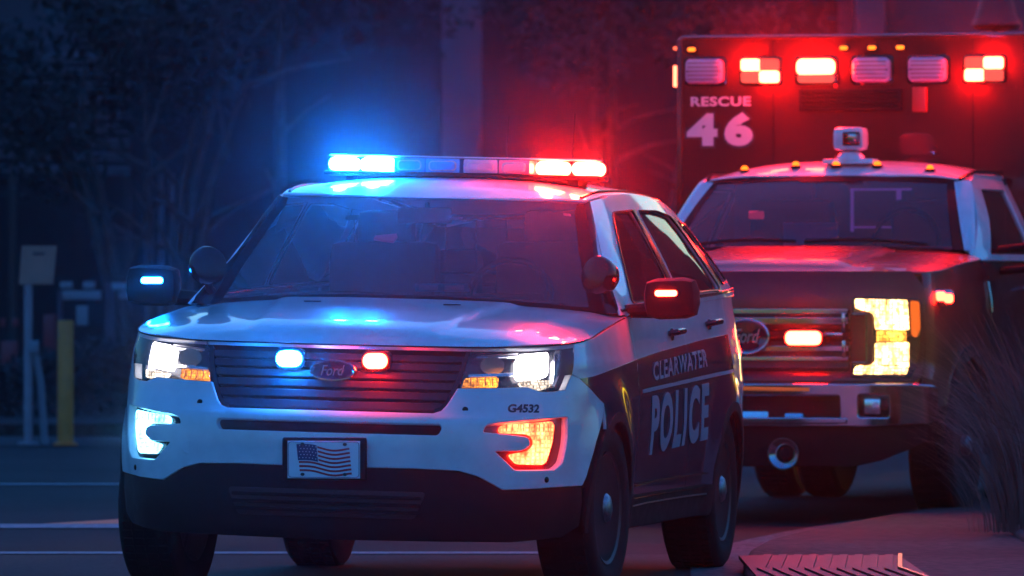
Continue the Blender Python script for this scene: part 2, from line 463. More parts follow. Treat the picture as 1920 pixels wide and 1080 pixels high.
M['asphalt'] = asphalt('asphalt', (.024, .022, .022), 40, .9)
M['pave'] = asphalt('concrete', (.04, .036, .034), 25, .3)
M['gutter'] = asphalt('gutter_concrete', (.13, .11, .11), 25, .25)
M['walk'] = asphalt('sidewalk_concrete', (.085, .055, .05), 18, .3)
M['line'] = mat('road_paint', (.22, .235, .25), .7, noise=.45, nscale=22)
M['orange_line'] = mat('orange_paint', (.9, .16, .01), .6, noise=.2, nscale=60)
M['brick_red'] = mat('tactile_red', (.065, .022, .020), .6, noise=.3, nscale=60)
sheet('ground', [(-84,-2.5),(84,-2.5),(84,110),(-84,110)], -.004, 'asphalt')
sheet('road', [(-40,24),(40,24),(40,58.0),(-40,58.0)], 0, 'asphalt')
sheet('near_pavement', [(-12,22),(12,22),(12,34.3),(-12,34.3)], .004, 'pave')
sheet('road_line', [(-10,34.3),(.15,34.3),(.15,34.58),(-10,34.58)], .008, 'line')
sheet('road_line', [(-10,38.0),(-1.9,38.1),(-1.9,38.75),(-10,38.75)], .006, 'line')
sheet('road_line', [(-2.55,38.76),(-1.7,38.78),(-1.7,40.1),(-2.1,39.7)], .006, 'orange_line')
sheet('road_line', [(-14,46.4),(-1.5,46.6),(-1.5,46.9),(-14,46.7)], .006, 'line')
mbk = MB().box((0, 62.2, .06), (90, .3, .12), bev=.02).build('kerb', 'pave'); mbk['kind'] = 'structure'
sheet('far_pavement', [(-45,58),(45,58),(45,62.05),(-45,62.05)], .008, 'pave')
sheet('far_ground', [(-45,62.35),(45,62.35),(45,80),(-45,80)], .11, 'pave')
# near corner on the right: gutter, kerb and raised walk
def curve_x(y): return 0
walk = [(2.95,43.0),(2.50,40.4),(2.13,38.7),(1.64,36.6),(1.40,35.4),(1.23,34.4),(1.10,33.1),(1.03,31.8),(1.0,30.5),(1.0,27.5),(9,27.5),(9,43.0)]
gut = [(walk[i][0]-(.30 if i < 9 else 0), walk[i][1]+(.9 if i < 8 else 0)) for i in range(9)]
sheet('gutter', [(3.1,44.4)]+[(x-.22, y+.7) for x, y in walk[:9]][1:]+walk[8::-1], .012, 'gutter')
def slab(name, poly, z0, z1, m, bev=.03):
    n = len(poly); bm = bmesh.new()
    vb = [bm.verts.new((x, y, z0)) for x, y in poly]; vt = [bm.verts.new((x, y, z1)) for x, y in poly]
    bm.faces.new(vt); bm.faces.new(vb[::-1]); ed = []
    for i in range(n): bm.faces.new((vb[i], vb[(i+1) % n], vt[(i+1) % n], vt[i]))
    bm.normal_update(); bmesh.ops.recalc_face_normals(bm, faces=bm.faces[:])
    ed = [e for e in bm.edges if all(abs(v.co.z-z1) < 1e-5 for v in e.verts)]
    bmesh.ops.bevel(bm, geom=ed, offset=bev, segments=3, profile=.5, affect='EDGES')
    me = bpy.data.meshes.new(name); bm.to_mesh(me); bm.free(); me.materials.append(M[m])
    o = bpy.data.objects.new(name, me); COL.objects.link(o); o['kind'] = 'structure'; return o
slab('sidewalk', walk, -.02, .075, 'walk')
# dirt/mulch bed
M['soil'] = mat('soil', (.045, .03, .028), .95, noise=.4, nscale=30, bump=.8, bscale=40)
slab('planting_bed', [(3.3,40.2),(2.75,38),(2.45,35),(2.4,31.5),(2.5,28),(8.8,28),(8.8,42.5),(4,42.5)], .02, .100, 'soil', .02)
# tactile plate with raised chevrons
tp = root('tactile_plate', (1.38, 30.5, .079), 0, 'dark red tactile plate of raised chevrons on the sidewalk corner', 'paving plate')
MB().box((0, 0, -.008), (.72, 3.3, .018)).build('plate', 'brick_red', tp)
cv = MB(); w = .030; 
def chev(h=.008, w=.036, d=.085, l=1.55):
    vs = []
    for z in (0, h):
        for x, y in ((d, -l), (0, 0), (d, l), (d+w, l), (w, 0), (d+w, -l)): vs.append((x, y, z))
    return MB().add(vs, [(6,7,10,11),(7,8,9,10),(0,1,7,6),(1,2,8,7),(2,3,9,8),(3,4,10,9),(4,5,11,10),(5,0,6,11)])
M['edge_glow'] = mat('orange_glint_edge', (.35, .14, .05), .35, .9)  # orange glint on the last chevron, put into the metal colour
c0 = chev().build('chevron', 'brick_red', tp, loc=(-.335, 0, .002))
for k in range(1, 9):
    c = c0.copy(); COL.objects.link(c); c.parent = tp; c.location = (-.335+k*.068, 0, .002)
chev(.012, .018).build('chevron_lit_edge', 'edge_glow', tp, loc=(-.335+9*.068-.01, 0, .002))

# --- far side of the road: hedge, wall, slats, columns, trees
M['wall_dark'] = mat('dark_stucco', (.016, .012, .02), .95, noise=.2, nscale=2, bump=.2, bscale=20)
M['wall_violet'] = mat('pale_stucco', (.10, .075, .10), .85, noise=.12, nscale=3, bump=.15, bscale=30)
M['column'] = mat('column_paint', (.12, .085, .12), .6, noise=.1, nscale=2)
M['slat'] = mat('slat_wood', (.12, .11, .14), .6, noise=.25, nscale=4)
M['leaf'] = mat('dark_leaf', (.014, .018, .02), .7, noise=.4, nscale=3)
M['leaf2'] = mat('violet_leaf', (.03, .024, .03), .7, noise=.4, nscale=3)
M['bark'] = mat('bark', (.06, .045, .045), .9, noise=.3, nscale=10, bump=.6, bscale=20)
M['grass'] = mat('dry_grass', (.17, .085, .065), .8, noise=.4, nscale=3)
M['yellow'] = mat('bollard_yellow', (.75, .19, .02), .45, noise=.12, nscale=8)
M['post'] = mat('galvanised_post', (.30, .24, .27), .5, .2, noise=.1, nscale=8)
M['sign_back'] = mat('sign_panel', (.42, .18, .13), .6, noise=.12, nscale=6)
M['red_thing'] = mat('faded_red', (.30, .03, .04), .5); M['grey_box'] = mat('grey_box', (.22, .22, .25), .5)

bw = root('far_building', (0, 80, 0), 0, 'long dark building filling the background behind both vehicles', 'building')
MB().box((-18.5, .5, 3.7), (63, 1.0, 7.4)).build('wall', 'wall_dark', bw)
MB().box((33.7, .5, 7.0), (36, 9.0, 14.0)).build('glow_blocker', 'wall_dark', bw)  # unseen block, added to keep the sunset glow off the car's flank
MB().box((5.6, -.06, 4.6), (3.9, .10, 5.0)).build('pale_wall_panel', 'wall_violet', bw)
MB().box((-.56, -.35, 3.5), (.44, .44, 7.0), bev=.03).build('column', 'column', bw, True)
MB().box((3.98, -.35, 3.5), (.33, .40, 7.0), bev=.03).build('column', 'column', bw, True)
MB().box((-8, -.12, 4.3), (7, .06, 1.0)).build('fascia', 'wall_violet', bw)
scr = root('slatted_screen', (-5.35, 76.5, 0), 0, 'dark screen of wide horizontal slats at the far left', 'screen')
s0 = None
for k in range(9):
    if s0 is None: s0 = o = MB().box((0, 0, 0), (2.5, .05, .085), rotx(20), bev=.006).build('slat', 'slat', scr)
    else: o = s0.copy(); COL.objects.link(o); o.parent = scr
    o.location = (0, 0, 2.58+k*.150); o.rotation_euler = (0, R(1.5), 0)
for x in (-1.2, 0, 1.23): MB().box((x, .08, 2.0), (.07, .07, 4.0)).build('post', 'dark_metal', scr)

def leaf_cloud(c, rad, n, size, seed, squash=(1, 1, 1), stringy=0):
    rnd = random.Random(seed); vs = []; fs = []
    blobs = [(Vector((rnd.gauss(0, .45), rnd.gauss(0, .45), rnd.gauss(0, .4))), rnd.uniform(.25, .5)) for _ in range(14)]
    for i in range(n):
        b, br = blobs[rnd.randrange(len(blobs))]
        d = Vector((rnd.gauss(0, 1), rnd.gauss(0, 1), rnd.gauss(0, 1))).normalized()*br*rnd.random()**.4
        p = (b+d); p = Vector((p.x*rad*squash[0], p.y*rad*squash[1], p.z*rad*squash[2]))+Vector(c)
        a = Vector((rnd.gauss(0, 1), rnd.gauss(0, 1), rnd.gauss(0, .8)-stringy)).normalized(); q_ = a.orthogonal().normalized()
        s_ = size*rnd.uniform(.6, 1.5); k = len(vs)
        vs += [p, p+a*s_*.5+q_*s_*.20, p+a*s_, p+a*s_*.5-q_*s_*.20]; fs.append((k, k+1, k+2, k+3))
    return vs, fs
def tree(x, y, h, crown_r, seed, label, n=5000, lean=0, leaf='leaf', stems=1, spread=.5, size=.13):
    rnd = random.Random(seed)
    t = root('tree', (x, y, .1), 0, label, 'tree', 'trees on the far side of the road')
    for k in range(stems):
        a = rnd.uniform(-1, 1) if stems > 1 else 0; top = Vector((lean+a*spread, rnd.uniform(-.3, .3), h*rnd.uniform(.8, 1)))
        pts = [Vector((a*.12, 0, 0)), Vector((a*.2+top.x*.25, .05, h*.3)), Vector((top.x*.6, .0, h*.62)), top]
        st = MB().tube(pts, [.10*h/5, .08*h/5, .06*h/5, .03*h/5], 8)
        for j in range(5):
            b0 = pts[1].lerp(pts[3], rnd.random()); d = Vector((rnd.gauss(0, 1), rnd.gauss(0, .6), rnd.uniform(.3, 1.2))).normalized()*rnd.uniform(.6, 1.3)
            st.tube([b0, b0+d*.5+Vector((0, 0, .05)), b0+d], [.035, .022, .008], 6)
        st.build('trunk' if stems == 1 else 'stem', 'bark', t, True)
    vs, fs = leaf_cloud((lean, 0, h), crown_r, n, size, seed, (1, .7, .85))
    me = MB().add(vs, fs).build('crown', leaf, t)
    tag(me, kind='stuff')
    return t
tree(-3.6, 71, 3.6, 1.4, 3, 'multi stemmed tree with leaning trunks beside the slatted screen', 4500, -.2, stems=6, spread=1.7)
tree(-2.4, 74, 4.6, 1.9, 5, 'dense dark tree behind the blue roof lights', 7000, 0)
tree(-6.9, 78.3, 5.7, 1.3, 9, 'dark tree at the far left edge above the screen', 3500, 0)
tree(1.0, 73, 4.3, 1.7, 12, 'thin violet tree between pale column and ambulance box', 2600, .1, 'leaf2', 3, 1.2)
tree(6.6, 72, 4.8, 1.5, 21, 'dark tree rising behind the ambulance box', 3500, .3)
# low hedge
vs = []; fs = []; rnd = random.Random(4)
for i in range(14000):
    x = rnd.uniform(-9, 3); p = Vector((x, 66+rnd.uniform(-.5, .5), .1+rnd.random()**.7*(.62+.1*math.sin(x*3)+.06*math.sin(x*11))))
    a = Vector((rnd.gauss(0, 1), rnd.gauss(0, 1), rnd.gauss(.4, .8))).normalized(); q_ = a.orthogonal().normalized(); s_ = rnd.uniform(.05, .11); k = len(vs)
    vs += [p, p+a*s_*.5+q_*s_*.25, p+a*s_, p+a*s_*.5-q_*s_*.25]; fs.append((k, k+1, k+2, k+3))
hd_ = MB().add(vs, fs).build('hedge', 'leaf'); tag(hd_, 'low dark clipped hedge along the far kerb', 'hedge')

# sign post, bollard and small things at the far kerb
D_ = 58.6
def X(px, d): return (px-960)/13400*d
sg = root('sign_post', (X(53, D_), D_, .008), 0, 'square sign panel on a pale round post at the far left', 'sign')
MB().tube([(0, 0, 0), (0, 0, 1.32)], .036, 12).build('post', 'post', sg, True)
MB().tube([(0, 0, 0), (0, 0, .02)], .09, 12).build('base_plate', 'post', sg, True)
MB().add([(-.075,-.04,1.315),(.205,-.04,1.315),(.235,-.04,1.63),(-.050,-.04,1.63),(-.075,.0,1.315),(.205,.0,1.315),(.235,.0,1.63),(-.050,.0,1.63)],
  [(0,1,2,3),(7,6,5,4),(0,4,5,1),(1,5,6,2),(2,6,7,3),(3,7,4,0)]).build('panel', 'sign_back', sg)
MB().box((.09, -.043, 1.565), (.10, .004, .022)).build('panel_print', 'dark_letter', sg)
MB().box((.045, -.02, .80), (.085, .07, .10), bev=.01).build('control_box', 'grey_box', sg, True)
MB().tube([(.05, .0, .78), (.10, .05, .5), (.13, .08, 0.0)], .030, 8).build('conduit', 'grey_box', sg, True)
bd = root('bollard', (X(123, 58.3), 58.3, .008), 0, 'yellow round bollard right of the sign post', 'bollard')
MB().tube([(0, 0, 0), (0, 0, 1.0), (0, 0, 1.02)], [.066, .066, .058], 20).build('tube', 'yellow', bd, True)
MB().lathe([(.10, 0), (.10, .015), (.07, .03)], (0, 0, 0), 'z', 20, 1, 1).build('footing', 'orange_line', bd, True)
fp = root('forecourt_frame', (-4.2, 69, .1), 0, 'low dark frame with pale boxes and a shelf beyond the bollard', 'frame')
z_ = lambda py, d=69: 1.27-(py-545)*d/13400-.1
def bxp(name, x0, y0, x1, y1, m, dy=0, d=69, par=None, th=.12):
    a, b = X(x0, d)+4.2, X(x1, d)+4.2
    MB().box(((a+b)/2, dy, (z_(y0)+z_(y1))/2), (b-a, th, abs(z_(y0)-z_(y1))), bev=.01).build(name, m, par or fp, True)
bxp('pale_box', 113, 528, 136, 541, 'grey_box'); bxp('pale_box', 156, 528, 178, 541, 'grey_box'); bxp('pale_box', 210, 530, 236, 543, 'grey_box')
bxp('shelf', 118, 545, 190, 562, 'grey_box', -.05); bxp('shelf', 222, 545, 265, 560, 'grey_box', .1)
bxp('notice', 144, 573, 166, 610, 'grey_box', -.08, th=.03)
bxp('upright', 196, 530, 214, 660, 'wall_violet', .1); bxp('upright', 107, 545, 116, 640, 'wall_violet', .1)
bxp('red_panel', 80, 590, 104, 660, 'red_thing', .2); bxp('red_panel', 0, 640, 30, 700, 'red_thing', .2)
bxp('red_light', 4, 597, 12, 612, 'red_thing', -.2); bxp('red_light', 27, 597, 36, 612, 'red_thing', -.2)
pb = root('blue_pipes', (X(313, 72), 72, .1), 0, 'pair of pale vertical pipes in front of the dark tree', 'pipes')
for x in (-.06, .05): MB().tube([(x, 0, 0), (x, 0, 2.35)], .030, 8).build('pipe', 'slat', pb, True)
lt = root('bell_lamp', (X(1868, 60), 60, .0), 0, 'dark bell shaped lamp standing behind the ambulance box', 'lamp')
MB().lathe([(0, 3.86), (.05, 3.84), (.14, 3.70), (.17, 3.58), (.21, 3.50), (.19, 3.48), (.16, 3.46)], (0, 0, 0), 'z', 28).build('shade', 'dark_metal', lt, True)
MB().tube([(0, 0, 0), (0, 0, 3.5)], [.06, .04], 12).build('pole', 'dark_metal', lt, True)

# ornamental grass clumps at the right
def grass_clump(x, y, n, h, seed, label, m='grass', lean=-.35):
    rnd = random.Random(seed); vs = []; fs = []
    for i in range(n):
        a = rnd.uniform(0, 2*math.pi); r0 = rnd.random()**.5*.22
        d = Vector((math.cos(a), math.sin(a), 0)); out = rnd.uniform(.15, 1.0); hh = h*rnd.uniform(.55, 1.1); w_ = rnd.uniform(.0014, .0032)
        p0 = Vector((x, y, .09))+d*r0; side_ = Vector((1, .2, 0)) if abs(d.x) < .7 else Vector((.3, 1, 0))
        k = len(vs); N_ = 7
        for j in range(N_+1):
            t = j/N_
            p = p0+d*(out*hh*.75*t**1.7)+Vector((lean*t*t*hh*.5, 0, hh*(t-.42*out*t**3)))
            ww = w_*(1-t*.85)
            vs += [p-side_*ww, p+side_*ww]
        fs += [(k+2*j, k+2*j+1, k+2*j+3, k+2*j+2) for j in range(N_)]
    o = MB().add(vs, fs).build('ornamental_grass', m)
    return tag(o, label, 'grass clump', 'ornamental grasses in the planting bed')
grass_clump(2.66, 36.2, 1200, 1.10, 1, 'wispy dry ornamental grass arching before the ambulance wheel')
grass_clump(2.85, 33.2, 1400, .85, 2, 'near wispy dry grass clump at the lower right corner')
grass_clump(3.2, 38.8, 1500, 1.2, 3, 'tall dry grass clump furthest back in the bed at the right edge', lean=-.2)
grass_clump(2.45, 35.0, 160, .75, 5, 'thin low grass tuft leaning over the walk left of the others', lean=-.5)
rnd = random.Random(8); gv = MB()
for i in range(260):
    x, y = rnd.uniform(2.5, 4), rnd.uniform(30, 41); s_ = rnd.uniform(.01, .03)
    gv.box((x, y, .105), (s_, s_*1.3, s_*.7), rotz(rnd.uniform(0, 90)))
tag(gv.build('mulch', 'soil'), kind='stuff')

# ------------------------------------------------------------------ the police car
CAR = root('police_car', (-.576, 30.0, 0), -R(11.3), 'white police SUV with lit blue and red roof light bar and flag plate', 'police car')
def sp(u, z): return suv.P(u, z)
def mir(poly): return [(-a, b) for a, b in poly][::-1]
def uat(b): return suv.u_at(1, b)
U0 = uat(0.0)          # u of the front axle on the side
def arch(bc, r=.415, n=18, lo=.30, squash=1.0):
    """wheel opening outline (u, z), from the front foot over the top to the rear foot"""
    out = []
    for k in range(n+1):
        a = math.pi*(1-k/n)*1.16-math.pi*.08
        b = bc+r*math.cos(a)*squash; z = .365+r*math.sin(a)
        out.append((uat(b), max(z, lo)))
    return out
def z_hood(u):
    return hermite([0,.58,1.12,1.74,2.3,3.0],[1.050,1.053,1.078,1.142,1.188,1.21], abs(u))
def z_belt(b):
    return hermite([.3,.5,1.5,2.6,3.5,4.0],[1.185,1.20,1.235,1.262,1.285,1.29], b)

# --- front fascia, outlines measured on the car (u along the skin, z up)
HEAD = [(.578,1.049),(.80,1.066),(.98,1.073),(1.125,1.076),(1.105,1.01),(1.085,.950),(1.03,.890),(.96,.882),(.885,.881),(.815,.900),(.70,.895),(.528,.889)]
GRILLE_R = [(0,1.046),(.575,1.046),(.55,.96),(.522,.885),(.494,.822),(.470,.800),(.435,.789),(0,.786)]
GR = GRILLE_R+[(-a, b) for a, b in GRILLE_R[::-1][1:-1]]
SLOT_R = [(-.468,.742),(.468,.742),(.478,.722),(.462,.690),(-.462,.690),(-.478,.722)]
FOG = [(.637,.708),(.652,.742),(.70,.757),(.86,.770),(1.07,.781),(1.075,.70),(1.068,.65),(1.05,.585),(1.0,.556),(.79,.553),(.687,.637),(.815,.640),(.852,.660),(.842,.690),(.800,.695)]
LIT = [(.716,.730),(.738,.747),(.86,.755),(.978,.760),(.995,.740),(.985,.671),(.955,.589),(.931,.580),(.802,.582),(.764,.618),(.86,.634),(.888,.662),(.877,.693),(.843,.708),(.717,.711)]
AF = arch(0.0)
top_front = [(1.085,.944),(1.03,.884),(.96,.876),(.885,.875),(.815,.894),(.70,.889),(.522,.883),(.486,.817),(.465,.792),(.433,.782)]
bump_bot = [(0,.558),(.375,.560),(.55,.555),(.63,.535),(.744,.480),(1.19,.497)]
arch_front = [(1.215,.53),(1.245,.59),(1.30,.675),(1.38,.76)]
half = bump_bot+arch_front+[(1.43,.825),(1.15,.932)]+top_front
outline = half+[(-a, b) for a, b in half[::-1] if a > 0][:-0 or None]
outline = half+[(0,.782)]+[(-a, b) for a, b in half[::-1] if a != 0]
bumper = panel('front_bumper', sp, outline, 'white', CAR, holes=[rounded(SLOT_R, .02), rounded(FOG, .018), rounded(mir(FOG), .018)], grid=.03, lip=.035, edge=.004)
def bowl(u, z): return suv.P(u, z)
M['fog_red_lit'] = mat('fog_recess_red_lit', (.20, .01, .012), .3, coat=.6)  # red spill of the lit lens, put into the recess colour
# recesses behind the openings
def recess(name, poly, depth, m='black', shrink=0, par=None):
    return panel(name, sp, poly, m, par or bumper, grid=.05, off=-depth, lip=0)
recess('bumper_slot', [(-.50,.76),(.50,.76),(.50,.675),(-.50,.675)], .034, 'black')
for s, on, nm in ((1, 'red', 'fog_lamp'), (-1, 'blue', 'fog_lamp')):
    f = FOG if s > 0 else mir(FOG); l = LIT if s > 0 else mir(LIT)
    big = [(.60,.79),(1.11,.80),(1.10,.54),(.60,.53)]
    fl = panel(nm, sp, big if s > 0 else mir(big), 'gloss_black' if s < 0 else 'fog_red_lit', CAR, grid=.05, off=-.034, lip=0)
    em = lamp_cut((1.0, .06, .02), 26, 60, .4, 1.5) if s > 0 else lamp_cut((.14, .60, 1.0), 14, 60, .4, 1.5)
    panel('lamp_lens', sp, l, em, fl, grid=.03, off=-.016, lip=.014, rnd=.012)
    for k in range(9):
        u = .745+k*.026
        r_ = MB(); a, n_ = frame_at(sp, s*u, .748, 1, -.012); b_, _ = frame_at(sp, s*u, .716, 1, -.012); r_.tube([a, b_], .0016, 5)
        r_.build('lens_rib', 'amber_off' if s > 0 else 'clear_plastic', fl)
for s, c in ((1, (1, .02, .01)), (-1, (.1, .5, 1))): beam(CAR, Vector(frame_at(sp, s*.93, .66)[0])+Vector((0, -.10, 0)), c, 7, .03, 175, (s*.15, -1, 0))
for u_ in (-.56, .56, -.95, .95):
    a, n_ = frame_at(sp, u_, .80 if abs(u_) < .9 else .52, 1, .0)
    sn = MB().lathe([(.0125, .004), (.0125, -.001), (.0105, -.002), (0, -.002)], (0, 0, 0), 'y', 16).build('parking_sensor', 'gloss_black', bumper, True, loc=a); sn.rotation_euler = (0, 0, math.atan2(n_.x, -n_.y))
# radar sensor cap and tow-hook cover
for s in (-1,):
    a, n_ = frame_at(sp, s*.60, .615, 1, .001)
    MB().lathe([(.026, .003), (.026, -.0005), (.0235, -.0012), (.0225, -.0004), (0, -.001)], a, 'y', 24).build('tow_hook_cover', 'white', bumper, True)

# --- grille
gr = panel('grille', sp, GR, 'black', CAR, grid=.05, off=-.06, lip=0)
n_bar = 6
for k in range(n_bar):
    z = 1.015-k*.039
    wdt = hermite([.79,.82,.885,.96,1.046],[.44,.485,.515,.54,.565], z)
    pl = [(-wdt, z+.011),(wdt, z+.011),(wdt, z-.011),(-wdt, z-.011)]
    panel('grille_bar', sp, pl, 'grille', gr, grid=.05, off=-.024, lip=.03, edge=.005)
for s in (-1, 1):       # body-side edge frame
    fr = [(s*.567,1.04),(s*.545,.96),(s*.515,.885),(s*.488,.825),(s*.463,.80),(s*.435,.793),(s*.435,.806),(s*.455,.812),(s*.474,.832),(s*.50,.887),(s*.53,.962),(s*.553,1.04)]
    panel('grille_edge', sp, fr if s > 0 else fr[::-1], 'gloss_black', gr, grid=.05, off=-.012, lip=.03)
# emblem: an oval ring on the centre bars
em_o = MB(); e0, _ = frame_at(sp, 0, .948, 1, -.012)
em_o.lathe([(.0, -.006), (.080, -.006), (.088, -.012), (.094, -.012), (.100, -.004), (.100, .02)], e0, 'y', 40, 1.0, .42)
em = em_o.build('emblem', mat('emblem_blue', (.02, .035, .09), .15, .5, 1), gr, True)
em_r = MB(); em_r.tube([(e0.x+.094*math.cos(a*math.pi/20), e0.y-.013, e0.z+.040*math.sin(a*math.pi/20)) for a in range(41)], .0035, 6, caps=False)
em_r.build('emblem_ring', 'chrome', em, True)
lettering('Ford', lambda a, b: (e0.x+a, e0.y-.013, e0.z+b), (-.05, -.020, .05, .022), 'steel', em, off=.004, bold=.0, shear=.35)

# two strobe pods in the grille
def pod(par, fn, u, z, w, h, on, name, stand=.055):
    p, n_ = frame_at(fn, u, z, 1, 0)
    b = MB().rect_lens((p.x, p.y-.010+.018, p.z), w+.022, h+.022, .05, r=h*.5).build(name, 'gloss_black', par, True)
    MB().rect_lens((p.x, p.y-.028, p.z), w, h, .03, r=h*.48, dome=.012).build('light_lens', on, b, True)
    return b
pod(gr, sp, -.186, .988, .105, .066, lamp(BLUE, 650), 'strobe_light')
beam(gr, Vector(frame_at(sp, -.186, .988)[0])+Vector((0, -.09, 0)), BLUE, 14, .02, 178, (0, -1, 0))
pod(gr, sp, .180, .988, .100, .064, lamp(RED, 360), 'strobe_light')
beam(gr, Vector(frame_at(sp, .180, .988)[0])+Vector((0, -.09, 0)), RED, 9, .02, 178, (0, -1, 0))

# --- headlights
for s in (1, -1):
    h = HEAD if s > 0 else mir(HEAD)
    def q(l): return l if s > 0 else mir(l)
    hl = panel('headlight', sp, h, 'gloss_black', CAR, grid=.04, off=-.075, lip=-.07)
    panel('headlight_glass', sp, h, 'lens', hl, grid=.035, off=.001, lip=.012, edge=.003)
    # main lit reflector at the outer end
    panel('main_beam', sp, q([(.80,1.042),(.95,1.050),(.962,1.035),(.955,.96),(.94,.945),(.80,.94),(.79,.955),(.79,1.03)]), lamp((1.0, .93, .98), 14), hl, grid=.04, off=-.030, lip=.05, rnd=.03)
    panel('lower_beam', sp, q([(.80,.925),(.975,.93),(.955,.90),(.885,.893),(.83,.905)]), lamp_cut((1.0, .80, .60), 3, 80), hl, grid=.04, off=-.028, lip=.04, rnd=.01)
    # inner chrome reflector bowl, trim and indicator
    p, n_ = frame_at(sp, s*.680, .998, 1, -.050)
    MB().lathe([(.044, -.02), (.040, -.012), (.028, .010), (.015, .018), (0, .020)], p, 'y', 24, 1.15, .85).build('reflector_bowl', 'reflector', hl, True)
    MB().lathe([(.0, -.012), (.014, -.010), (.018, .0), (.018, .012)], p, 'y', 16).build('bulb_shield', 'steel', hl, True)
    panel('lamp_trim', sp, q([(.60,1.036),(.79,1.05),(.79,1.038),(.603,1.026)]), 'chrome', hl, grid=.05, off=-.035, lip=.02)
    panel('lamp_trim', sp, q([(.57,.952),(.77,.962),(.77,.950),(.567,.942)]), 'chrome', hl, grid=.05, off=-.035, lip=.02)
    panel('indicator', sp, q([(.552,.931),(.695,.938),(.693,.903),(.540,.898)]), lamp_cut((1.0, .28, .02), 4, 90), hl, grid=.03, off=-.022, lip=.03, rnd=.006)
    for k in range(4):
        u = .575+k*.031
        a, _ = frame_at(sp, s*u, .934, 1, -.020); b_, _ = frame_at(sp, s*u, .902, 1, -.020)
        MB().tube([a, b_], .0022, 5).build('indicator_rib', 'amber_off', hl)
    panel('outer_trim', sp, q([(1.025,1.06),(1.085,1.062),(1.06,.955),(1.01,.905),(1.0,.915),(1.02,.96)]), 'reflector', hl, grid=.04, off=-.045, lip=.03)

# --- lower black bumper, skid, intake
low = [(0,.556),(.375,.558),(.55,.553),(.63,.533),(.744,.478),(1.19,.495),(1.21,.43),(1.205,.33),(1.10,.285),(.8,.262),(0,.255)]
lo_o = low+[(-a, b) for a, b in low[::-1] if a > 0]
panel('lower_bumper', sp, lo_o, 'black', CAR, grid=.05, off=-.008, lip=.05, edge=.006)
panel('lower_intake', sp, [(-.42,.46),(.42,.46),(.38,.35),(-.38,.35)], 'dark_metal', CAR, grid=.08, off=-.003, lip=.005, rnd=.02)
for k in range(3):
    panel('intake_bar', sp, [(-.40,.442-k*.03),(.40,.442-k*.03),(.40,.430-k*.03),(-.40,.430-k*.03)], 'black', CAR, grid=.1, off=.004, lip=.006)

# --- plate
pc, _ = frame_at(sp, 0, .586, 1, .02)
pf = MB().box((0, 0, 0), (.352, .022, .176), bev=.012).build('plate_holder', 'black', CAR, True, loc=(pc.x, pc.y+.004, pc.z))
pw = MB().box((0, -.015, -.002), (.302, .004, .152), bev=.001).build('number_plate', 'plate', pf)
MB().tube([(x, -.0185, z-.002) for x, z in rounded([(-.147,-.072),(.147,-.072),(.147,.072),(-.147,.072)], .015)]+[(-.147,-.0185,-.06)], .0012, 4).build('plate_rim', 'dark_letter', pf)
for x in (-.088, .088):
    for z in (-.062, .060):
        MB().lathe([(0, -.0215), (.006, -.021), (.007, -.017)], (x, 0, z), 'y', 10, 1.3).build('bolt', 'dark_metal', pf)
def wave(x, z):      # the printed waving flag
    t = (x+.10)/.2
    return (x, -.0178, z+.010*math.sin(t*6.6+.4)*(.35+t*.5)-.018*t+.006)
def wave_strip(x0, x1, za, zb, m, name, lift=0):
    n = 22; vs = []; 
    for i in range(n+1):
        x = x0+(x1-x0)*i/n
        for z in (za, zb): p = wave(x-.012*(z*8), z); vs.append((p[0], p[1]-lift, p[2]))
    fs = [(2*i, 2*i+2, 2*i+3, 2*i+1) for i in range(n)]
    MB().add(vs, fs).build(name, m, pf)
for k in range(7):
    z = .052-k*.0168
    wave_strip(-.105 if k > 3 else -.022, .112, z, z-.0084, 'flag_red', 'flag_stripe')
wave_strip(-.108, -.024, .054, -.012, 'flag_blue', 'flag_canton', .0004)
st = MB()
for i in range(6):
    for j in range(5):
        p = wave(-.100+i*.0135+(j % 2)*.005, .047-j*.0122)
        pts = [(p[0]+.0032*(1 if q % 2 == 0 else .42)*math.sin(q*math.pi/5), p[1]-.0009, p[2]+.0032*(1 if q % 2 == 0 else .42)*math.cos(q*math.pi/5)) for q in range(10)]
        st.add(pts, [tuple(range(10))])
tag(st.build('flag_stars', 'plate', pf), kind='stuff')
lettering('G4532', sp, (.737, .792, .882, .826), 'dark_letter', bumper, off=.0022, bold=.035)

# --- hood: a sheet over the engine with shoulders that roll down to the shut line
EDGE = []
for k in range(-56, 57):
    u = k*2.36/56; p = suv.raw(u, z_hood(u)); EDGE.append((p[0], p[1], z_hood(u)))
EB = [(e[0], e[1]) for e in EDGE]
def hood_raw(l, b):
    best = 9; ze = 1
    for i in range(len(EDGE)-1):
        ax, ay, az = EDGE[i]; bx, by, bz = EDGE[i+1]
        if abs(ax-l) > .35 and abs(ay-b) > .35: continue
        dx, dy = bx-ax, by-ay; t = max(0, min(1, ((l-ax)*dx+(b-ay)*dy)/(dx*dx+dy*dy)))
        d = math.hypot(l-ax-dx*t, b-ay-dy*t)
        if d < best: best = d; ze = az+(bz-az)*t
    zc = hermite([-.85,-.7,-.5,-.2,.1,.35,.7],[1.120,1.135,1.160,1.195,1.225,1.247,1.262], b)
    al = abs(l)
    zc -= .055*(al/.95)**2.2
    w = .33+.13*(b+.8)
    t = max(0, min(1, (al-w)/.07)); zc -= .013*(t*t*(3-2*t))*max(0, min(1, (b+.80)/.15))
    t2 = max(0, min(1, (al-(w+.30))/.10)); zc -= .010*(t2*t2*(3-2*t2))*max(0, min(1, (b+.75)/.2))
    t3 = 1-math.exp(-best/.065)
    return (l, b, ze+max(zc-ze, .0)*t3)
def hood(l, b): return rolled(hood_raw(l, b), ROLL)
def cowl_b(l): return .24+.30*(abs(l)/.9)**2.2
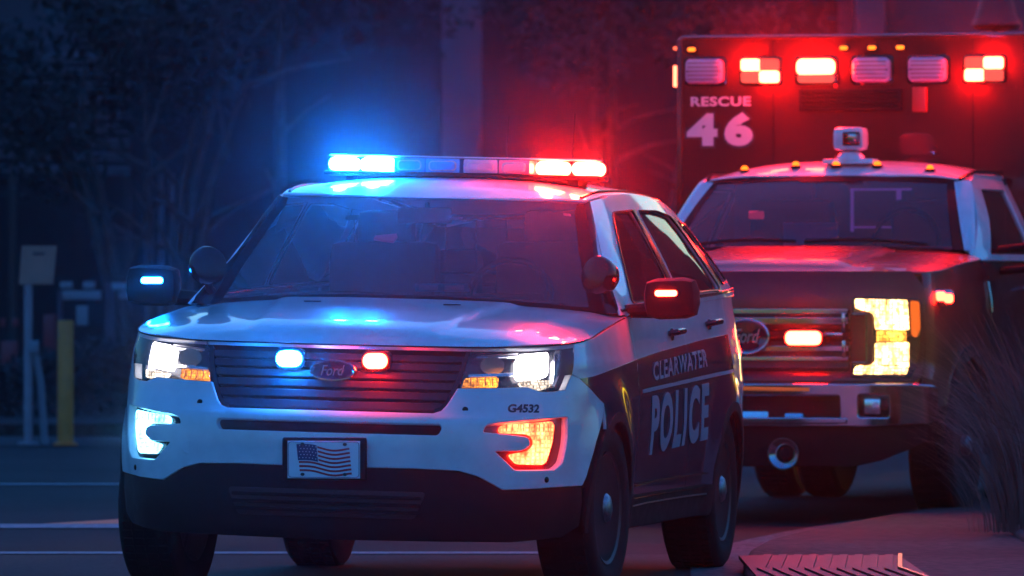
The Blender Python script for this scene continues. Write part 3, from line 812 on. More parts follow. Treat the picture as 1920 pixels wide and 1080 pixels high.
hp = [(e[0]*.999, e[1]+.002) for e in EDGE]
cw = [(l/10*.93, cowl_b(l/10*.93)) for l in range(9, -10, -1)]
hood_o = panel('hood', hood, hp+[c for c in cw if abs(c[0]) < .9], 'white', CAR, grid=.035, lip=.02, edge=.003)
# seams of the clamshell hood: fine dark grooves
for s in (-1, 1):
    g = MB(); g.tube([Vector(hood(s*x, y))+Vector((0, -.0, .0006)) for x, y in [(.30,-.55),(.335,-.50),(.40,-.25),(.44,-.02),(.46,.16)]], .0022, 5)
    MB().box((0, 0, 0), (.07, .02, .004)).build('washer_jet', 'black', hood_o, loc=Vector(hood(s*.30, .05))+Vector((0, 0, .003)))
MB().tube([Vector(rolled((e[0]*1.0015, e[1]-.0015*(1 if abs(e[0]) < .9 else 0), e[2]-.001), ROLL)) for e in EDGE], .0034, 6).build('hood_gap', 'black', hood_o)
panel('cowl_panel', lambda l, t: rolled((l, cowl_b(l)-.01+.14*t, 1.232-.045*(abs(l)/.9)**2-.012*t), ROLL), [(-.88,0),(.88,0),(.88,1),(-.88,1)], 'black', CAR, grid=.12, lip=0)
for x0, x1 in ((-.72, -.02), (.05, .70)):
    pts = [rolled((x0+(x1-x0)*k/8, cowl_b(x0+(x1-x0)*k/8)+.07+.012*k*.3, 1.240-.045*((x0+(x1-x0)*k/8)/.9)**2+.018*math.sin(k/8*2.5)), ROLL) for k in range(9)]
    MB().tube(pts, .009, 6).build('wiper', 'black', CAR, True)

# --- greenhouse
def lat_belt(b): 
    u = uat(b); p = suv.raw(u, 1.2); return p[0]
LB = [(b/5, lat_belt(b/5)) for b in range(0, 21)]
def lbelt(b): return hermite([x[0] for x in LB], [x[1] for x in LB], b)
def lroof(b): return hermite([.7,.98,1.5,2.4,3.2,3.7,4.0],[.60,.675,.700,.700,.665,.61,.57], b)
def zroof(b): return hermite([.7,.98,1.4,2.0,2.7,3.3,3.7,4.0],[1.60,1.672,1.708,1.718,1.700,1.655,1.605,1.55], b)
def side(s):
    def f(b, z):
        zb = z_belt(b)-.02; t = (z-zb)/(zroof(b)-zb)
        l = lbelt(b)+(lroof(b)-lbelt(b))*(t if t < 0 else t**1.22)
        return rolled((s*l, b, z), ROLL)
    return f
def wind(a, t, inset=0):
    bb = .275+.25*abs(a)**2.3; bt = .955+.075*a*a
    zb = 1.236-.045*a*a; zt = 1.672-.010*a*a
    w = .862*(1-t)+.668*t
    bow = .022*math.sin(math.pi*t)
    return rolled((a*w, bb+(bt-bb)*t-bow, zb+(zt-zb)*t+bow*.8), ROLL)
ws = panel('windscreen', wind, [(-1,0),(1,0),(1,1),(-1,1)], 'glass', CAR, grid=.08, lip=0)
panel('glass_border', wind, [(-1,0),(1,0),(1,.055),(.9,.035),(0,.03),(-.9,.035),(-1,.055)], 'black', ws, grid=.1, off=.002, lip=0)
for s in (-1, 1):
    panel('glass_border', wind, [(s,.0),(s,1),(s*.955,.985),(s*.93,.9),(s*.925,.5),(s*.935,.0)][::s], 'black', ws, grid=.1, off=.002, lip=0)
    # A pillar between the glass and the door frame
    def pil(a, t, s=s):
        w0 = Vector(wind(s, t)); bA = .47+(1.06-.47)*t; zA = 1.19+(1.672-1.19)*t
        w1 = Vector(side(s)(bA, zA)); p = w0.lerp(w1, a); n = Vector((s*.7, -.6, .4)).normalized()
        return p+n*.012*math.sin(math.pi*a)
    panel('windscreen_pillar', pil, [(0,0),(1,0),(1,1),(0,1)], 'gloss_black', CAR, grid=.12, lip=0, sg=s)
    # side frame with the three windows
    sf = side(s)
    fo = [(.47,1.192),(1.06,1.672),(1.5,zroof(1.5)-.003),(2.0,zroof(2.0)-.003),(2.7,zroof(2.7)-.003),(3.3,zroof(3.3)-.003),(3.7,zroof(3.7)-.003),(3.93,1.45),(3.99,1.27)]+[(b, z_belt(b)-.012) for b in (3.5,3,2.6,2,1.5,1,.7)]
    w1 = [(.80,1.240),(1.02,1.43),(1.22,1.585),(1.30,1.628),(1.76,1.642),(1.82,1.272)]
    w2 = [(1.93,1.277),(1.90,1.642),(2.35,1.645),(2.70,1.625),(2.80,1.56),(2.98,1.312),(2.95,1.295)]
    w3 = [(3.13,1.322),(2.96,1.57),(2.93,1.605),(3.25,1.59),(3.52,1.545),(3.72,1.44),(3.80,1.335)]
    ws_ = [rounded(w, .03) for w in (w1, w2, w3)]
    panel('side_frame', sf, fo, 'white', CAR, holes=ws_, grid=.06, lip=.012, sg=s)
    for w in ws_:
        gw = panel('side_window', sf, w, 'side_glass', CAR, grid=.08, off=-.010, lip=0, sg=s)
        ring = [(b, z) for b, z in w]
        MB().tube([frame_at(sf, b, z, s, .002)[0] for b, z in ring+[ring[0]]], .006, 5, caps=False).build('window_seal', 'gloss_black', gw, True)
    panel('pillar_trim', sf, [(1.80,1.275),(1.75,1.645),(1.83,1.648),(1.875,1.275)], 'gloss_black', CAR, grid=.1, off=.003, lip=.006, sg=s)
    panel('pillar_trim', sf, [(3.02,1.31),(2.82,1.58),(2.74,1.628),(2.92,1.62),(3.10,1.33)], 'gloss_black', CAR, grid=.1, off=.003, lip=.006, sg=s)
    MB().tube([sf(.5,1.207)]+[Vector(sf(b, z_belt(b)+.012))+Vector((s*.004, 0, 0)) for b in (.8,1.2,1.6,2.0,2.4,2.8,3.2,3.6)], .008, 6).build('belt_moulding', 'gloss_black', CAR, True)

# --- roof
def roof(l, b):
    lr = lroof(b); zc = hermite([.955,1.02,1.15,1.35,1.7,2.3,3.0,3.6,4.0],[1.672,1.692,1.726,1.758,1.780,1.780,1.75,1.69,1.62], b)
    e = min(1, abs(l)/lr); zz = zroof(b)
    fr = max(0, min(1, (b-.955)/.25))
    return rolled((l, b, zz+(zc-zz)*(1-e**2.6)), ROLL)
ro = [(l/10*.668, .958+.075*(l/10)**2) for l in range(-10, 11)]+[(lroof(b)-.004, b) for b in (1.2,1.5,2,2.5,3,3.4,3.7,3.95)]+[(-lroof(b)+.004, b) for b in (3.95,3.7,3.4,3,2.5,2,1.5,1.2)]
roof_o = panel('roof', roof, ro, 'white', CAR, grid=.05, lip=.01, edge=.003)
for s in (-1, 1):
    MB().tube([Vector(roof(s*(lroof(b)-.035), b))+Vector((0, 0, .002)) for b in (1.06,1.2,1.4,1.7,2.1,2.6,3.0,3.4,3.75)], .008, 6).build('roof_ditch', 'gloss_black', roof_o, True)
for x, y, h, r in ((0.0, 2.6, .30, .004), (.25, 2.9, .34, .004)):
    MB().tube([roof(x, y), Vector(roof(x, y))+Vector((0, .10, h))], [r*1.6, r*.6], 6).build('antenna', 'black', CAR, True)

# --- lower body sides
def zdec(u): return hermite([1.143,1.48,1.855,2.547,3.451,4.421,5.2,5.8],[.927,.952,.976,1.015,1.052,1.088,1.105,1.11], u)
AR = arch(2.86)
UD1, UD2, UD3 = uat(.60), uat(1.86), uat(2.98)
UE = uat(3.95)
for s in (1, -1):
    def q(l): return l if s > 0 else mir(l)
    def belt_u(u): return z_belt(suv.plan(u)[1])-.010
    us1 = [1.9, 2.1]
    fr_out = [(1.15,.935),(1.093,.950),(1.115,1.01),(1.128,1.072),(1.30,1.094),(1.50,1.115),(1.74,1.138),(2.0,1.162),(UD1-.004,1.183),(UD1-.004,.30)]
    A = [p for p in arch(0.0, .405)[::-1] if p[0] > 1.19]
    fr_out += [(A[0][0]+.02,.30)]+[p for p in A if p[1] > .31]+arch_front[2:]+[(1.43,.829)]
    # the fender outline has to stay simple: front edge, top, door seam, sill, wheel arch
    fr_out = [(1.43,.829),(1.153,.936),(1.093,.951),(1.115,1.01),(1.128,1.072),(1.30,1.094),(1.50,1.115),(1.74,1.138),(2.0,1.162),(UD1-.004,1.180),(UD1-.004,.32)]+[p for p in A if p[1] >= .32 and p[0] > 1.40]
    fender = panel('fender', sp, q(fr_out), 'white', CAR, grid=.045, lip=.015, edge=.002)
    # black wheel-arch moulding
    def ring(AO, AI, name):
        o = [p for p in AO]+[p for p in AI[::-1]]
        panel(name, sp, q(o), 'black', CAR, grid=.05, off=.004, lip=.03, edge=.004)
    ring(arch(0, .425, 20), arch(0, .385, 20), 'arch_moulding')
    ring(arch(2.86, .425, 20), arch(2.86, .385, 20), 'arch_moulding')
    # white seam edge of the fender above the arch reads as paint; the dark vinyl starts behind the bumper
    ddec = [(1.43,.829),(1.153,.932)]+[(u, zdec(u)) for u in (1.3,1.5,1.7,1.9,2.1)]+[(UD1-.006, zdec(UD1)),(UD1-.006,.32)]+[p for p in A if p[1] >= .32 and p[0] > 1.42]
    panel('vinyl_band', sp, q(ddec), 'navy', fender, grid=.045, off=.002, lip=.002)
    d1 = panel('front_door', sp, q([(UD1+.004, .42)]+[(UD1+.004, belt_u(UD1))]+[(u, belt_u(u)) for u in (2.6,2.9,3.2)]+[(UD2-.004, belt_u(UD2)),(UD2-.004,.42)]), 'white', CAR, grid=.045, lip=.015, edge=.002)
    panel('vinyl_band', sp, q([(UD1+.006,.42)]+[(u, zdec(u)) for u in (UD1+.006,2.6,2.9,3.2,UD2-.006)]+[(UD2-.006,.42)]), 'navy', d1, grid=.045, off=.002, lip=.002)
    A2 = [p for p in AR if p[1] > .42 and p[0] < UD3]
    rd = [(UD2+.004,.42),(UD2+.004, belt_u(UD2))]+[(u, belt_u(u)) for u in (3.8,4.1,4.4)]+[(UD3-.004, belt_u(UD3)),(UD3-.004,.86)]+[p for p in arch(2.86,.405)[::-1] if p[0] < UD3-.006 and p[1] > .42 and p[1] < .85 and p[0] < uat(2.86)+.05]
    d2 = panel('rear_door', sp, q(rd), 'white', CAR, grid=.045, lip=.015, edge=.002)
    rdd = [(UD2+.006,.42)]+[(u, zdec(u)) for u in (UD2+.006,3.8,4.1,4.4,UD3-.006)]+rd[6:]
    panel('vinyl_band', sp, q(rdd), 'navy', d2, grid=.045, off=.002, lip=.002)
    qa = [p for p in arch(2.86,.405)[::-1] if p[0] > UD3-.10]
    qd = [(UD3+.004, belt_u(UD3))]+[(uat(b), z_belt(b)-.010) for b in (3.2,3.4,3.6,3.8,3.95)]+[(UE,.55),(UE,.38)]+[p for p in qa if p[1] > .38 and p[0] > UD3]+[(UD3+.004,.79)]
    qp = panel('quarter_panel', sp, q(qd), 'white', CAR, grid=.045, lip=.015, edge=.002)
    # stripe and lettering
    panel('pale_stripe', sp, q([(UD1+.08,.872),(UD1+.08,.858),(UD2-.008,.890),(UD2-.008,.904)]), 'letter', d1, grid=.1, off=.0045, lip=.001)
    panel('pale_stripe', sp, q([(UD2+.008,.905),(UD2+.008,.891),(UD3-.008,.920),(UD3-.008,.934)]), 'letter', d2, grid=.1, off=.0045, lip=.001)
    sl = .028
    if s > 0:
        lettering('POLICE', sp, (2.56,.585,3.98,.845), 'letter', CAR, off=.0055, spacing=1.22, bold=.04, slope=sl)
        lettering('CLEARWATER', sp, (2.62,.905,3.98,.985), 'letter', CAR, off=.0055, spacing=1.15, bold=.02, slope=.036)
    else:
        lettering('POLICE', lambda a, b: suv.P(-6.54+a, b), (2.56,.625,3.98,.885), 'letter', CAR, off=.0055, spacing=1.22, bold=.04, slope=-sl)
        lettering('CLEARWATER', lambda a, b: suv.P(-6.54+a, b), (2.62,.955,3.98,1.035), 'letter', CAR, off=.0055, bold=.02, slope=-.036)
    # sills
    panel('sill', sp, q([(A[0][0]-.0+.03,.425),(uat(2.43),.425),(uat(2.45),.29),(uat(.42),.29)]), 'black', CAR, grid=.1, off=.006, lip=.05, edge=.01)
    for zz in (.47,.415,.385):
        MB().tube([frame_at(sp, s*u, zz+(.0 if zz < .45 else .004*(u-2.2)), 1, .010)[0] for u in (2.15,2.6,3.0,3.5,4.0)], .0035, 5).build('sill_trim', 'gloss_black' if zz > .39 else 'steel', CAR, True)
    # door handles
    for u, z in ((3.22,1.105),(4.20,1.142)):
        p, n_ = frame_at(sp, s*u, z, 1, .0)
        hnd = MB().tube([frame_at(sp, s*(u-.09), z, 1, .004)[0], frame_at(sp, s*(u-.075), z, 1, .040)[0], frame_at(sp, s*(u+.07), z+.004, 1, .044)[0], frame_at(sp, s*(u+.09), z+.004, 1, .004)[0]], [.012,.014,.014,.012], 8).build('door_handle', 'gloss_black', CAR, True)
        MB().lathe([(.03, -.004), (.028, .002), (0, .001)], (0, 0, 0), 'x', 16, 1.5, 1).build('handle_cup', 'gloss_black', CAR, True, loc=frame_at(sp, s*u, z-.005, 1, .002)[0])
# tail end
def ruled_back(a, t):
    b = 4.02; z = 1.27+.30*t; L = Vector(side(-1)(3.93-.02*t, 1.30+.26*t)); Rr = Vector(side(1)(3.93-.02*t, 1.30+.26*t))
    p = L.lerp(Rr, (a+1)/2); return (p.x, p.y+.14*(1-a*a)-.04*t, p.z)
panel('tailgate', sp, [(-k, v) for k, v in ((0,0),)] and [(UE+.004,.40),(UE+.004,1.27),(suv.umax-.001,1.29),(suv.umax-.001,.40)], 'white', CAR, grid=.07, lip=0)
panel('tailgate', sp, mir([(UE+.004,.40),(UE+.004,1.27),(suv.umax-.001,1.29),(suv.umax-.001,.40)]), 'white', CAR, grid=.07, lip=0)
panel('rear_window', ruled_back, [(-1,0),(1,0),(1,1),(-1,1)], 'side_glass', CAR, grid=.2, lip=0, sg=-1)
for s in (-1, 1):
    panel('tail_light', sp, [(UE-.14,1.17),(UE-.10,1.0),(UE+.12,1.0),(UE+.14,1.18)] if s > 0 else mir([(UE-.14,1.17),(UE-.10,1.0),(UE+.12,1.0),(UE+.14,1.18)]), mat('tail_red', (.25, .01, .01), .2, coat=1), CAR, grid=.05, off=.006, lip=.006, rnd=.02)
# underbody, arches, interior
ub = MB(); ub.box((0, 1.6, .62), (1.30, 4.2, .62)); ub.box((0, 1.45, .55), (1.80, 1.86, .50)); ub.box((0, -.62, .60), (1.10, .25, .4)); ub.box((0, 3.62, .75), (1.6, .5, .5)); ub.box((0, .1, .92), (1.78, .9, .28)); ub.box((0, 2.9, 1.0), (1.8, 1.4, .36))
ub.build('underbody', 'black', CAR)
MB().box((0, 2.2, 1.10), (1.72, 3.2, .08)).build('cabin_floor', 'cloth', CAR)
def dash_fn(l, t): return rolled((l, .42+.22*abs(l)**2+.42*t, 1.215-.03*l*l+.01*math.sin(3*t)-.20*max(0, t-.8)*4), ROLL)
panel('dashboard', dash_fn, [(-.80,0),(.80,0),(.80,1),(-.80,1)], 'dash', CAR, grid=.1, lip=0)
for x in (-.38, .38):
    seat = MB().box((x, 1.65, 1.08), (.50, .50, .14), bev=.05).box((x, 1.93, 1.28), (.50, .13, .42), rotx(-8), bev=.05).build('seat', 'cloth', CAR, True)
    MB().box((x, 1.98, 1.55), (.26, .10, .16), bev=.04).build('headrest', 'cloth', seat, True)
    MB().box((x, 2.75, 1.25), (.55, .14, .42), rotx(-8), bev=.05).build('rear_seat', 'cloth', CAR, True)
sw = MB(); sw.tube([(.38+.18*math.cos(a*math.pi/12), .98+.06*math.sin(a*math.pi/12), 1.235+.17*math.sin(a*math.pi/12)) for a in range(25)], .014, 8, caps=False)
sw.box((.38, .98, 1.235), (.30, .03, .05), bev=.01).build('steering_wheel', 'black', CAR, True)
MB().box((0.02, .92, 1.595), (.24, .035, .07), bev=.015).tube([(0.02, .95, 1.60), (0.02, .97, 1.65)], .01).build('rear_view_mirror', 'gloss_black', CAR, True)
cage = MB()
for k in range(9): cage.tube([(-.56+k*.14, 2.12, 1.2), (-.56+k*.14, 2.12, 1.60)], .004, 5)
cage.tube([(-.6, 2.12, 1.6), (.6, 2.12, 1.6)], .012).tube([(-.6, 2.12, 1.35), (.6, 2.12, 1.35)], .008).build('prisoner_cage', 'dark_metal', CAR)
# dash-top light bar seen through the glass, toll tag and stickers
dl = MB().box((.175, .55, 1.283), (.235, .04, .035), rotz(0), bev=.006).build('dash_light', mat('dash_lens', (.20, .55, .62), .3, coat=1), CAR, True)
for x in (.118, .232): MB().box((x, .527, 1.283), (.085, .008, .022), bev=.004).build('dash_light_lens', mat('dash_lens_inner', (.5, .75, .8), .2, coat=1), dl, True)
p, n_ = frame_at(wind, -.16, .58, 1, -.012)
sl_ = panel('inside_strobe', wind, [(-.235,.60),(-.115,.625),(-.105,.60),(-.115,.545),(-.235,.57)], mat('red_plastic', (.7, .03, .12), .3, emit=(.9, .05, .25), strength=.22), CAR, grid=.1, off=-.012, lip=.01)
panel('toll_tag', wind, [(.175,.80),(.255,.805),(.250,.775),(.165,.77)], 'pale_letter', CAR, grid=.1, off=-.006, lip=0)
panel('inspection_sticker', wind, [(.86,.90),(.905,.90),(.91,.87),(.865,.875)], 'pale_letter', CAR, grid=.1, off=-.006, lip=0)

# --- mirrors with lit strobes
for s, c, st_ in ((-1, BLUE, 420), (1, RED, 360)):
    mp = Vector(rolled((s*1.135, .62, 1.265), ROLL))
    mh = MB().box((0, 0, 0), (.235, .16, .175), roty(s*-2), bev=.062).build('mirror', 'black', CAR, True, loc=mp)
    MB().tube([(-s*.09, .02, -.05), (-s*.20, .03, -.055), (-s*.27, .0, -.075)], [.035, .028, .04], 10).build('mirror_arm', 'black', mh, True)
    MB().rect_lens((-.012*s, -.078, .022), .096, .026, .012, r=.012, dome=.004).build('mirror_strobe', lamp(c, st_), mh, True)
# pillar spotlights
for s in (-1, 1):
    c = Vector(rolled((s*.862, .44, 1.352), ROLL))
    sl = MB().lathe([(0, -.055), (.060, -.052), (.078, -.045), (.084, -.030), (.080, .0), (.062, .045), (.030, .075), (0, .080)], (0, 0, 0), 'y', 28).build('spotlight', 'gloss_black', CAR, True, loc=c)
    sl.rotation_euler = (R(-12), 0, R(-38*s))
    MB().tube([c+Vector((0, .05, -.03)), c+Vector((s*.01, .10, -.09)), c+Vector((s*.005, .16, -.12))], [.022, .018, .03], 8).build('spotlight_bracket', 'black', CAR, True)

M['hub_metal'] = mat('hub_metal', (.30, .28, .30), .38, .9, noise=.3, nscale=60)
# --- wheels (upright on the road; the front pair steered a little)
def make_wheel(x, y, steer, s):
    w = MB().lathe([(.0,.02*0-.035),(.075,-.035),(.09,-.02),(.12,-.005),(.17,.012),(.205,-.02),(.222,-.085),(.236,-.10),(.236,.10),(.0,.10)], (0, 0, 0), 'x', 40)
    w = MB().lathe([(0, .030), (.07, .030), (.10, .020), (.15, .045), (.195, .050), (.21, .075), (.222, .105), (.236, .112), (.236, -.11), (0, -.11)], (0, 0, 0), 'x', 40).build('wheel', 'dark_metal', CAR, True)
    ty = MB().lathe([(.236,.105),(.262,.122),(.30,.127),(.335,.122),(.352,.108),(.3605,.088),(.3625,.05),(.3625,-.05),(.3605,-.088),(.352,-.108),(.30,-.127),(.236,-.11)], (0, 0, 0), 'x', 56).build('tyre', 'rubber', w, True)
    tr = MB()
    for i in range(64):
        a = 2*math.pi*i/64
        for xx in (-.075, -.026, .026, .075):
            m = Matrix.Rotation(a, 3, 'X'); tr.box(m @ Vector((xx, 0, .3625)), (.038, .024, .007), m)
    tag(tr.build('tread', 'rubber', w), kind='stuff')
    MB().lathe([(0, .128), (.02, .127), (.050, .118), (.066, .100), (.076, .055), (.084, .022)], (0, 0, 0), 'x', 28).build('hubcap', 'hub_metal', w, True)
    for i in range(5):
        a = 2*math.pi*i/5
        MB().lathe([(0, .045), (.012, .043), (.014, .03)], (0, .105*math.cos(a), .105*math.sin(a)), 'x', 8).build('wheel_nut', 'steel', w, True)
    w.location = (x, y, .3645); w.rotation_euler = (0, 0, (0 if s > 0 else math.pi)+steer)
    return w
for x, y, s in ((.885, 0, 1), (-.885, 0, -1), (.885, 2.86, 1), (-.885, 2.86, -1)):
    make_wheel(x, y, R(-3.5) if y == 0 else 0, s)

# --- roof light bar
LBX = 0.0
lb_c = Vector(rolled((0.035, 1.56, 1.808), ROLL))
lb = MB().box((0, 0, -.030), (1.235, .26, .022), roty(math.degrees(ROLL)), bev=.01).box((0, .0, -.052), (.95, .20, .024), roty(math.degrees(ROLL)), bev=.008).build('light_bar', 'black', CAR, True, loc=lb_c)
ry = roty(math.degrees(ROLL))
for x in (-.50, .50): MB().box((x, 0, -.062-x*.024), (.05, .20, .055), ry, bev=.01).build('mounting_foot', 'black', lb, True)
units = [(-.548,.140,'b'),(-.395,.165,'b'),(-.235,.13,'bo'),(-.085,.145,'bo'),(.085,.145,'co'),(.235,.13,'ro'),(.392,.160,'r'),(.550,.152,'r')]
M['bar_blue_off'] = mat('blue_tinted_plastic', (.10, .42, .80), .25, coat=1); M['bar_red_off'] = mat('pink_tinted_plastic', (.80, .28, .45), .25, coat=1)
M['bar_clear'] = mat('clear_bar_plastic', (.55, .50, .66), .25, coat=1)
lbB, lbR = lamp(BLUE, 1200), lamp(RED, 760)
for x, w, k in units:
    z = .010-x*.0244
    if k in 'br' and len(k) == 1:
        mod = MB().rect_lens((x, -.012, z), w-.034, .062, .20, r=.030, dome=.02).build('lit_module', lbB if k == 'b' else lbR, lb, True)
        beam(lb, (x, -.15, z+.02), BLUE if k == 'b' else RED, 48 if k == 'b' else 48)
    else:
        mm = {'bo': 'bar_blue_off', 'co': 'bar_clear', 'ro': 'bar_red_off'}[k]
        mod = MB().box((x, 0, z), (w+.012, .215, .066), ry, bev=.010).build('unlit_module', mm, lb, True)
        MB().rect_lens((x, -.106, z), w-.02, .046, .012, r=.018, dome=.004).build('module_frame', 'clear_plastic', mod, True)
        MB().rect_lens((x, -.112, z), w-.034, .034, .012, r=.012, dome=.003).build('module_reflector', 'bar_blue_off' if k == 'bo' else 'bar_clear', mod, True)
MB().box((0, 0, .049), (1.20, .17, .008), ry, bev=.004).build('top_cover', 'clear_plastic', lb, True)

# ------------------------------------------------------------------ the ambulance
AMB = root('ambulance', (1.279, 38.95, 0), -R(16.3), 'dark red rescue ambulance with white cab roof and number 46 on its box', 'ambulance')
def ap(u, z): return amb.P(u, z)
def aat(b): return amb.u_at(1, b)
M['chrome_a'] = mat('chrome_trim', (.46, .43, .48), .09, 1, noise=.1, nscale=6)
WARM = (1.0, .50, .16)
# front: painted header, grille, headlights
panel('grille_surround', ap, [(-.93,1.375),(.93,1.375),(1.0,1.30),(.985,.80),(.93,.775),(-.93,.775),(-.985,.80),(-1.0,1.30)], 'maroon', AMB,
      holes=[rounded([(-.575,1.175),(.575,1.175),(.575,.83),(-.575,.83)], .02)], grid=.06, lip=.03, edge=.006)
ag = panel('front_grille', ap, [(-.60,1.19),(.60,1.19),(.60,.81),(-.60,.81)], 'black', AMB, grid=.1, off=-.07, lip=0)
for z, h, m_ in ((1.158,.022,'chrome_a'),(1.105,.030,'chrome_a'),(.955,.022,'chrome_a'),(.900,.016,'chrome_a')):
    panel('grille_bar', ap, [(-.555,z+h/2),(.555,z+h/2),(.555,z-h/2),(-.555,z-h/2)], m_, ag, grid=.1, off=.004, lip=.03, edge=.004)
for k in range(6):
    z = .872+k*.052
    panel('grille_slat', ap, [(-.555,z+.014),(.555,z+.014),(.555,z-.014),(-.555,z-.014)], 'maroon' if k in (3, 4) else 'grille', ag, grid=.1, off=-.028, lip=.03, edge=.004)
for s in (-1, 1):
    for z0, z1 in ((1.148, 1.04), (1.00, .905)):
        c, _ = frame_at(ap, s*.535, (z0+z1)/2, 1, .002); MB().box(c, (.022, .03, abs(z0-z1)), bev=.006).build('grille_post', 'chrome_a', ag, True)
    c, _ = frame_at(ap, s*.47, 1.03, 1, .004); MB().box(c, (.12, .02, .022), bev=.006).build('grille_post', 'chrome_a', ag, True)
# C-shaped cover beside each headlight
e0a, _ = frame_at(ap, 0, 1.020, 1, .02)
ao = MB().lathe([(0, -.012), (.098, -.010), (.108, -.016), (.122, -.012), (.126, .0), (.120, .03)], e0a, 'y', 48, 1.04, .76).build('emblem', mat('emblem_dark', (.03, .025, .05), .12, .6, 1), ag, True)
MB().tube([(e0a.x+.122*math.cos(a*math.pi/24), e0a.y-.012, e0a.z+.090*math.sin(a*math.pi/24)) for a in range(49)], .007, 8, caps=False).build('emblem_ring', 'chrome', ao, True)
lettering('Ford', lambda a, b: (e0a.x+a, e0a.y-.018, e0a.z+b), (-.07, -.035, .075, .040), 'steel', ao, off=.003, bold=.0, shear=.35)
for s in (-1, 1):
    def q(l): return l if s > 0 else mir(l)
    hb = panel('headlight', ap, q([(.585,1.235),(.965,1.225),(.965,1.03),(.925,.80),(.585,.805)]), 'gloss_black', AMB, grid=.06, off=.003, lip=.02, rnd=.02, edge=.004)
    fr = q([(.60,1.222),(.885,1.216),(.888,1.058),(.705,1.062),(.705,1.130),(.685,1.155),(.600,1.176)])
    panel('high_beam', ap, fr, lamp_cut(WARM, 13, 55, .10), hb, grid=.05, off=.010, lip=.01, rnd=.01)
    panel('low_beam', ap, q([(.705,.985),(.888,.988),(.885,.818),(.598,.818),(.598,.858),(.685,.866),(.705,.885)]), lamp_cut(WARM, 11, 55, .10), hb, grid=.05, off=.010, lip=.01, rnd=.01)
    panel('indicator', ap, q([(.715,1.050),(.872,1.050),(.872,.996),(.715,.996)]), lamp_cut((1.0, .34, .04), 5, 60), hb, grid=.04, off=.010, lip=.01)
    panel('side_marker', ap, q([(.905,1.215),(.955,1.208),(.955,1.06),(.93,1.015),(.905,1.03)]), lamp((1.0, .16, .02), 1.0), hb, grid=.04, off=.012, lip=.01, rnd=.012)
    beam(AMB, Vector(frame_at(ap, s*.80, 1.02)[0])+Vector((0, -.08, 0)), WARM, 9, .08, 120, (0, -1, -.03))
    # chrome bracket cover around the dark pocket
    panel('pocket_cover', ap, q([(.578,1.150),(.672,1.148),(.690,1.125),(.690,.890),(.672,.868),(.578,.872)]), 'maroon', hb, grid=.05, off=.026, lip=.02, rnd=.015, edge=.004)
    for a_, b_ in (((.66,1.140),(.66,.878)),((.585,1.142),(.655,1.140)),((.585,.880),(.655,.878))):
        MB().tube([frame_at(ap, s*a_[0], a_[1], 1, .028)[0], frame_at(ap, s*b_[0], b_[1], 1, .028)[0]], .005, 6).build('pocket_trim', 'chrome_a', hb, True)
    for k in range(5):
        a, _ = frame_at(ap, s*(.735+k*.032), 1.208, 1, .022); b_, _ = frame_at(ap, s*(.735+k*.032), 1.066, 1, .022)
        MB().tube([a, b_], .0018, 5).build('lens_rib', 'amber_off', hb)
    c, n_ = frame_at(ap, s*.322, 1.012, 1, .035)
    gp = MB().rect_lens((c.x, c.y, c.z), .225, .095, .05, r=.035).build('grille_strobe', 'gloss_black', AMB, True)
    MB().rect_lens((c.x, c.y-.02, c.z), .198, .074, .03, r=.03).build('strobe_lens', lamp(RED, 330), gp, True) if s > 0 else MB().rect_lens((c.x, c.y-.02, c.z), .198, .074, .03, r=.03).build('strobe_lens', mat('red_lens_off', (.3, .01, .02), .2, coat=1), gp, True)
    # intersection strobe on the fender
    c, n_ = frame_at(ap, s*1.20, 1.232, 1, .01)
    iso = MB().rect_lens((0, 0, 0), .135, .085, .05, r=.03).build('fender_strobe', 'chrome_a', AMB, True, loc=c); iso.rotation_euler = (0, 0, s*R(38))
    MB().rect_lens((.018*s*-1, -.018, .006), .060, .050, .03, r=.018).rect_lens((.030*s, -.018, -.006), .055, .050, .03, r=.018).build('strobe_lens', lamp(RED, 160 if s > 0 else .4), iso, True)
# bumper
BZ = lambda u: .753
bo = [(-1.03,.745),(-.9,.757),(.9,.757),(1.03,.745),(1.035,.60),(1.0,.560),(.66,.540),(-.66,.540),(-1.0,.560),(-1.035,.60)]
ab = panel('chrome_bumper', ap, bo, 'chrome_a', AMB, holes=[rounded([(-.54,.708),(.54,.708),(.545,.572),(-.545,.572)], .02), rounded([(.625,.716),(.795,.714),(.795,.575),(.625,.577)], .025), rounded([(-.625,.716),(-.795,.714),(-.795,.575),(-.625,.577)], .025)], grid=.05, off=.07, lip=.07, edge=.010, rnd=.02)
panel('bumper_opening', ap, [(-.58,.73),(.58,.73),(.58,.55),(-.58,.55)], 'black', ab, grid=.1, off=-.0, lip=0)
panel('bumper_lip', ap, [(-.57,.575),(.57,.575),(.57,.555),(-.57,.555)], 'chrome_a', ab, grid=.1, off=.085, lip=.03, edge=.008)
panel('reflector_strip', ap, [(-.02,.748),(.37,.742),(.37,.726),(-.02,.730)], mat('orange_strip_glow', (.75, .12, .02), .3, emit=(1, .2, .03), strength=.25), ab, grid=.1, off=.073, lip=.004)  # orange shine of the strip, put in as a faint glow
for s in (-1, 1):
    c, _ = frame_at(ap, s*.71, .642, 1, .03)
    fb = MB().box(c, (.19, .03, .16), bev=.02).build('fog_lamp', 'gloss_black', ab, True)
    MB().box((c.x, c.y-.02, c.z), (.09, .02, .085), bev=.012).build('fog_lens', 'reflector', fb, True)
    c, _ = frame_at(ap, s*.915, .645, 1, .074)
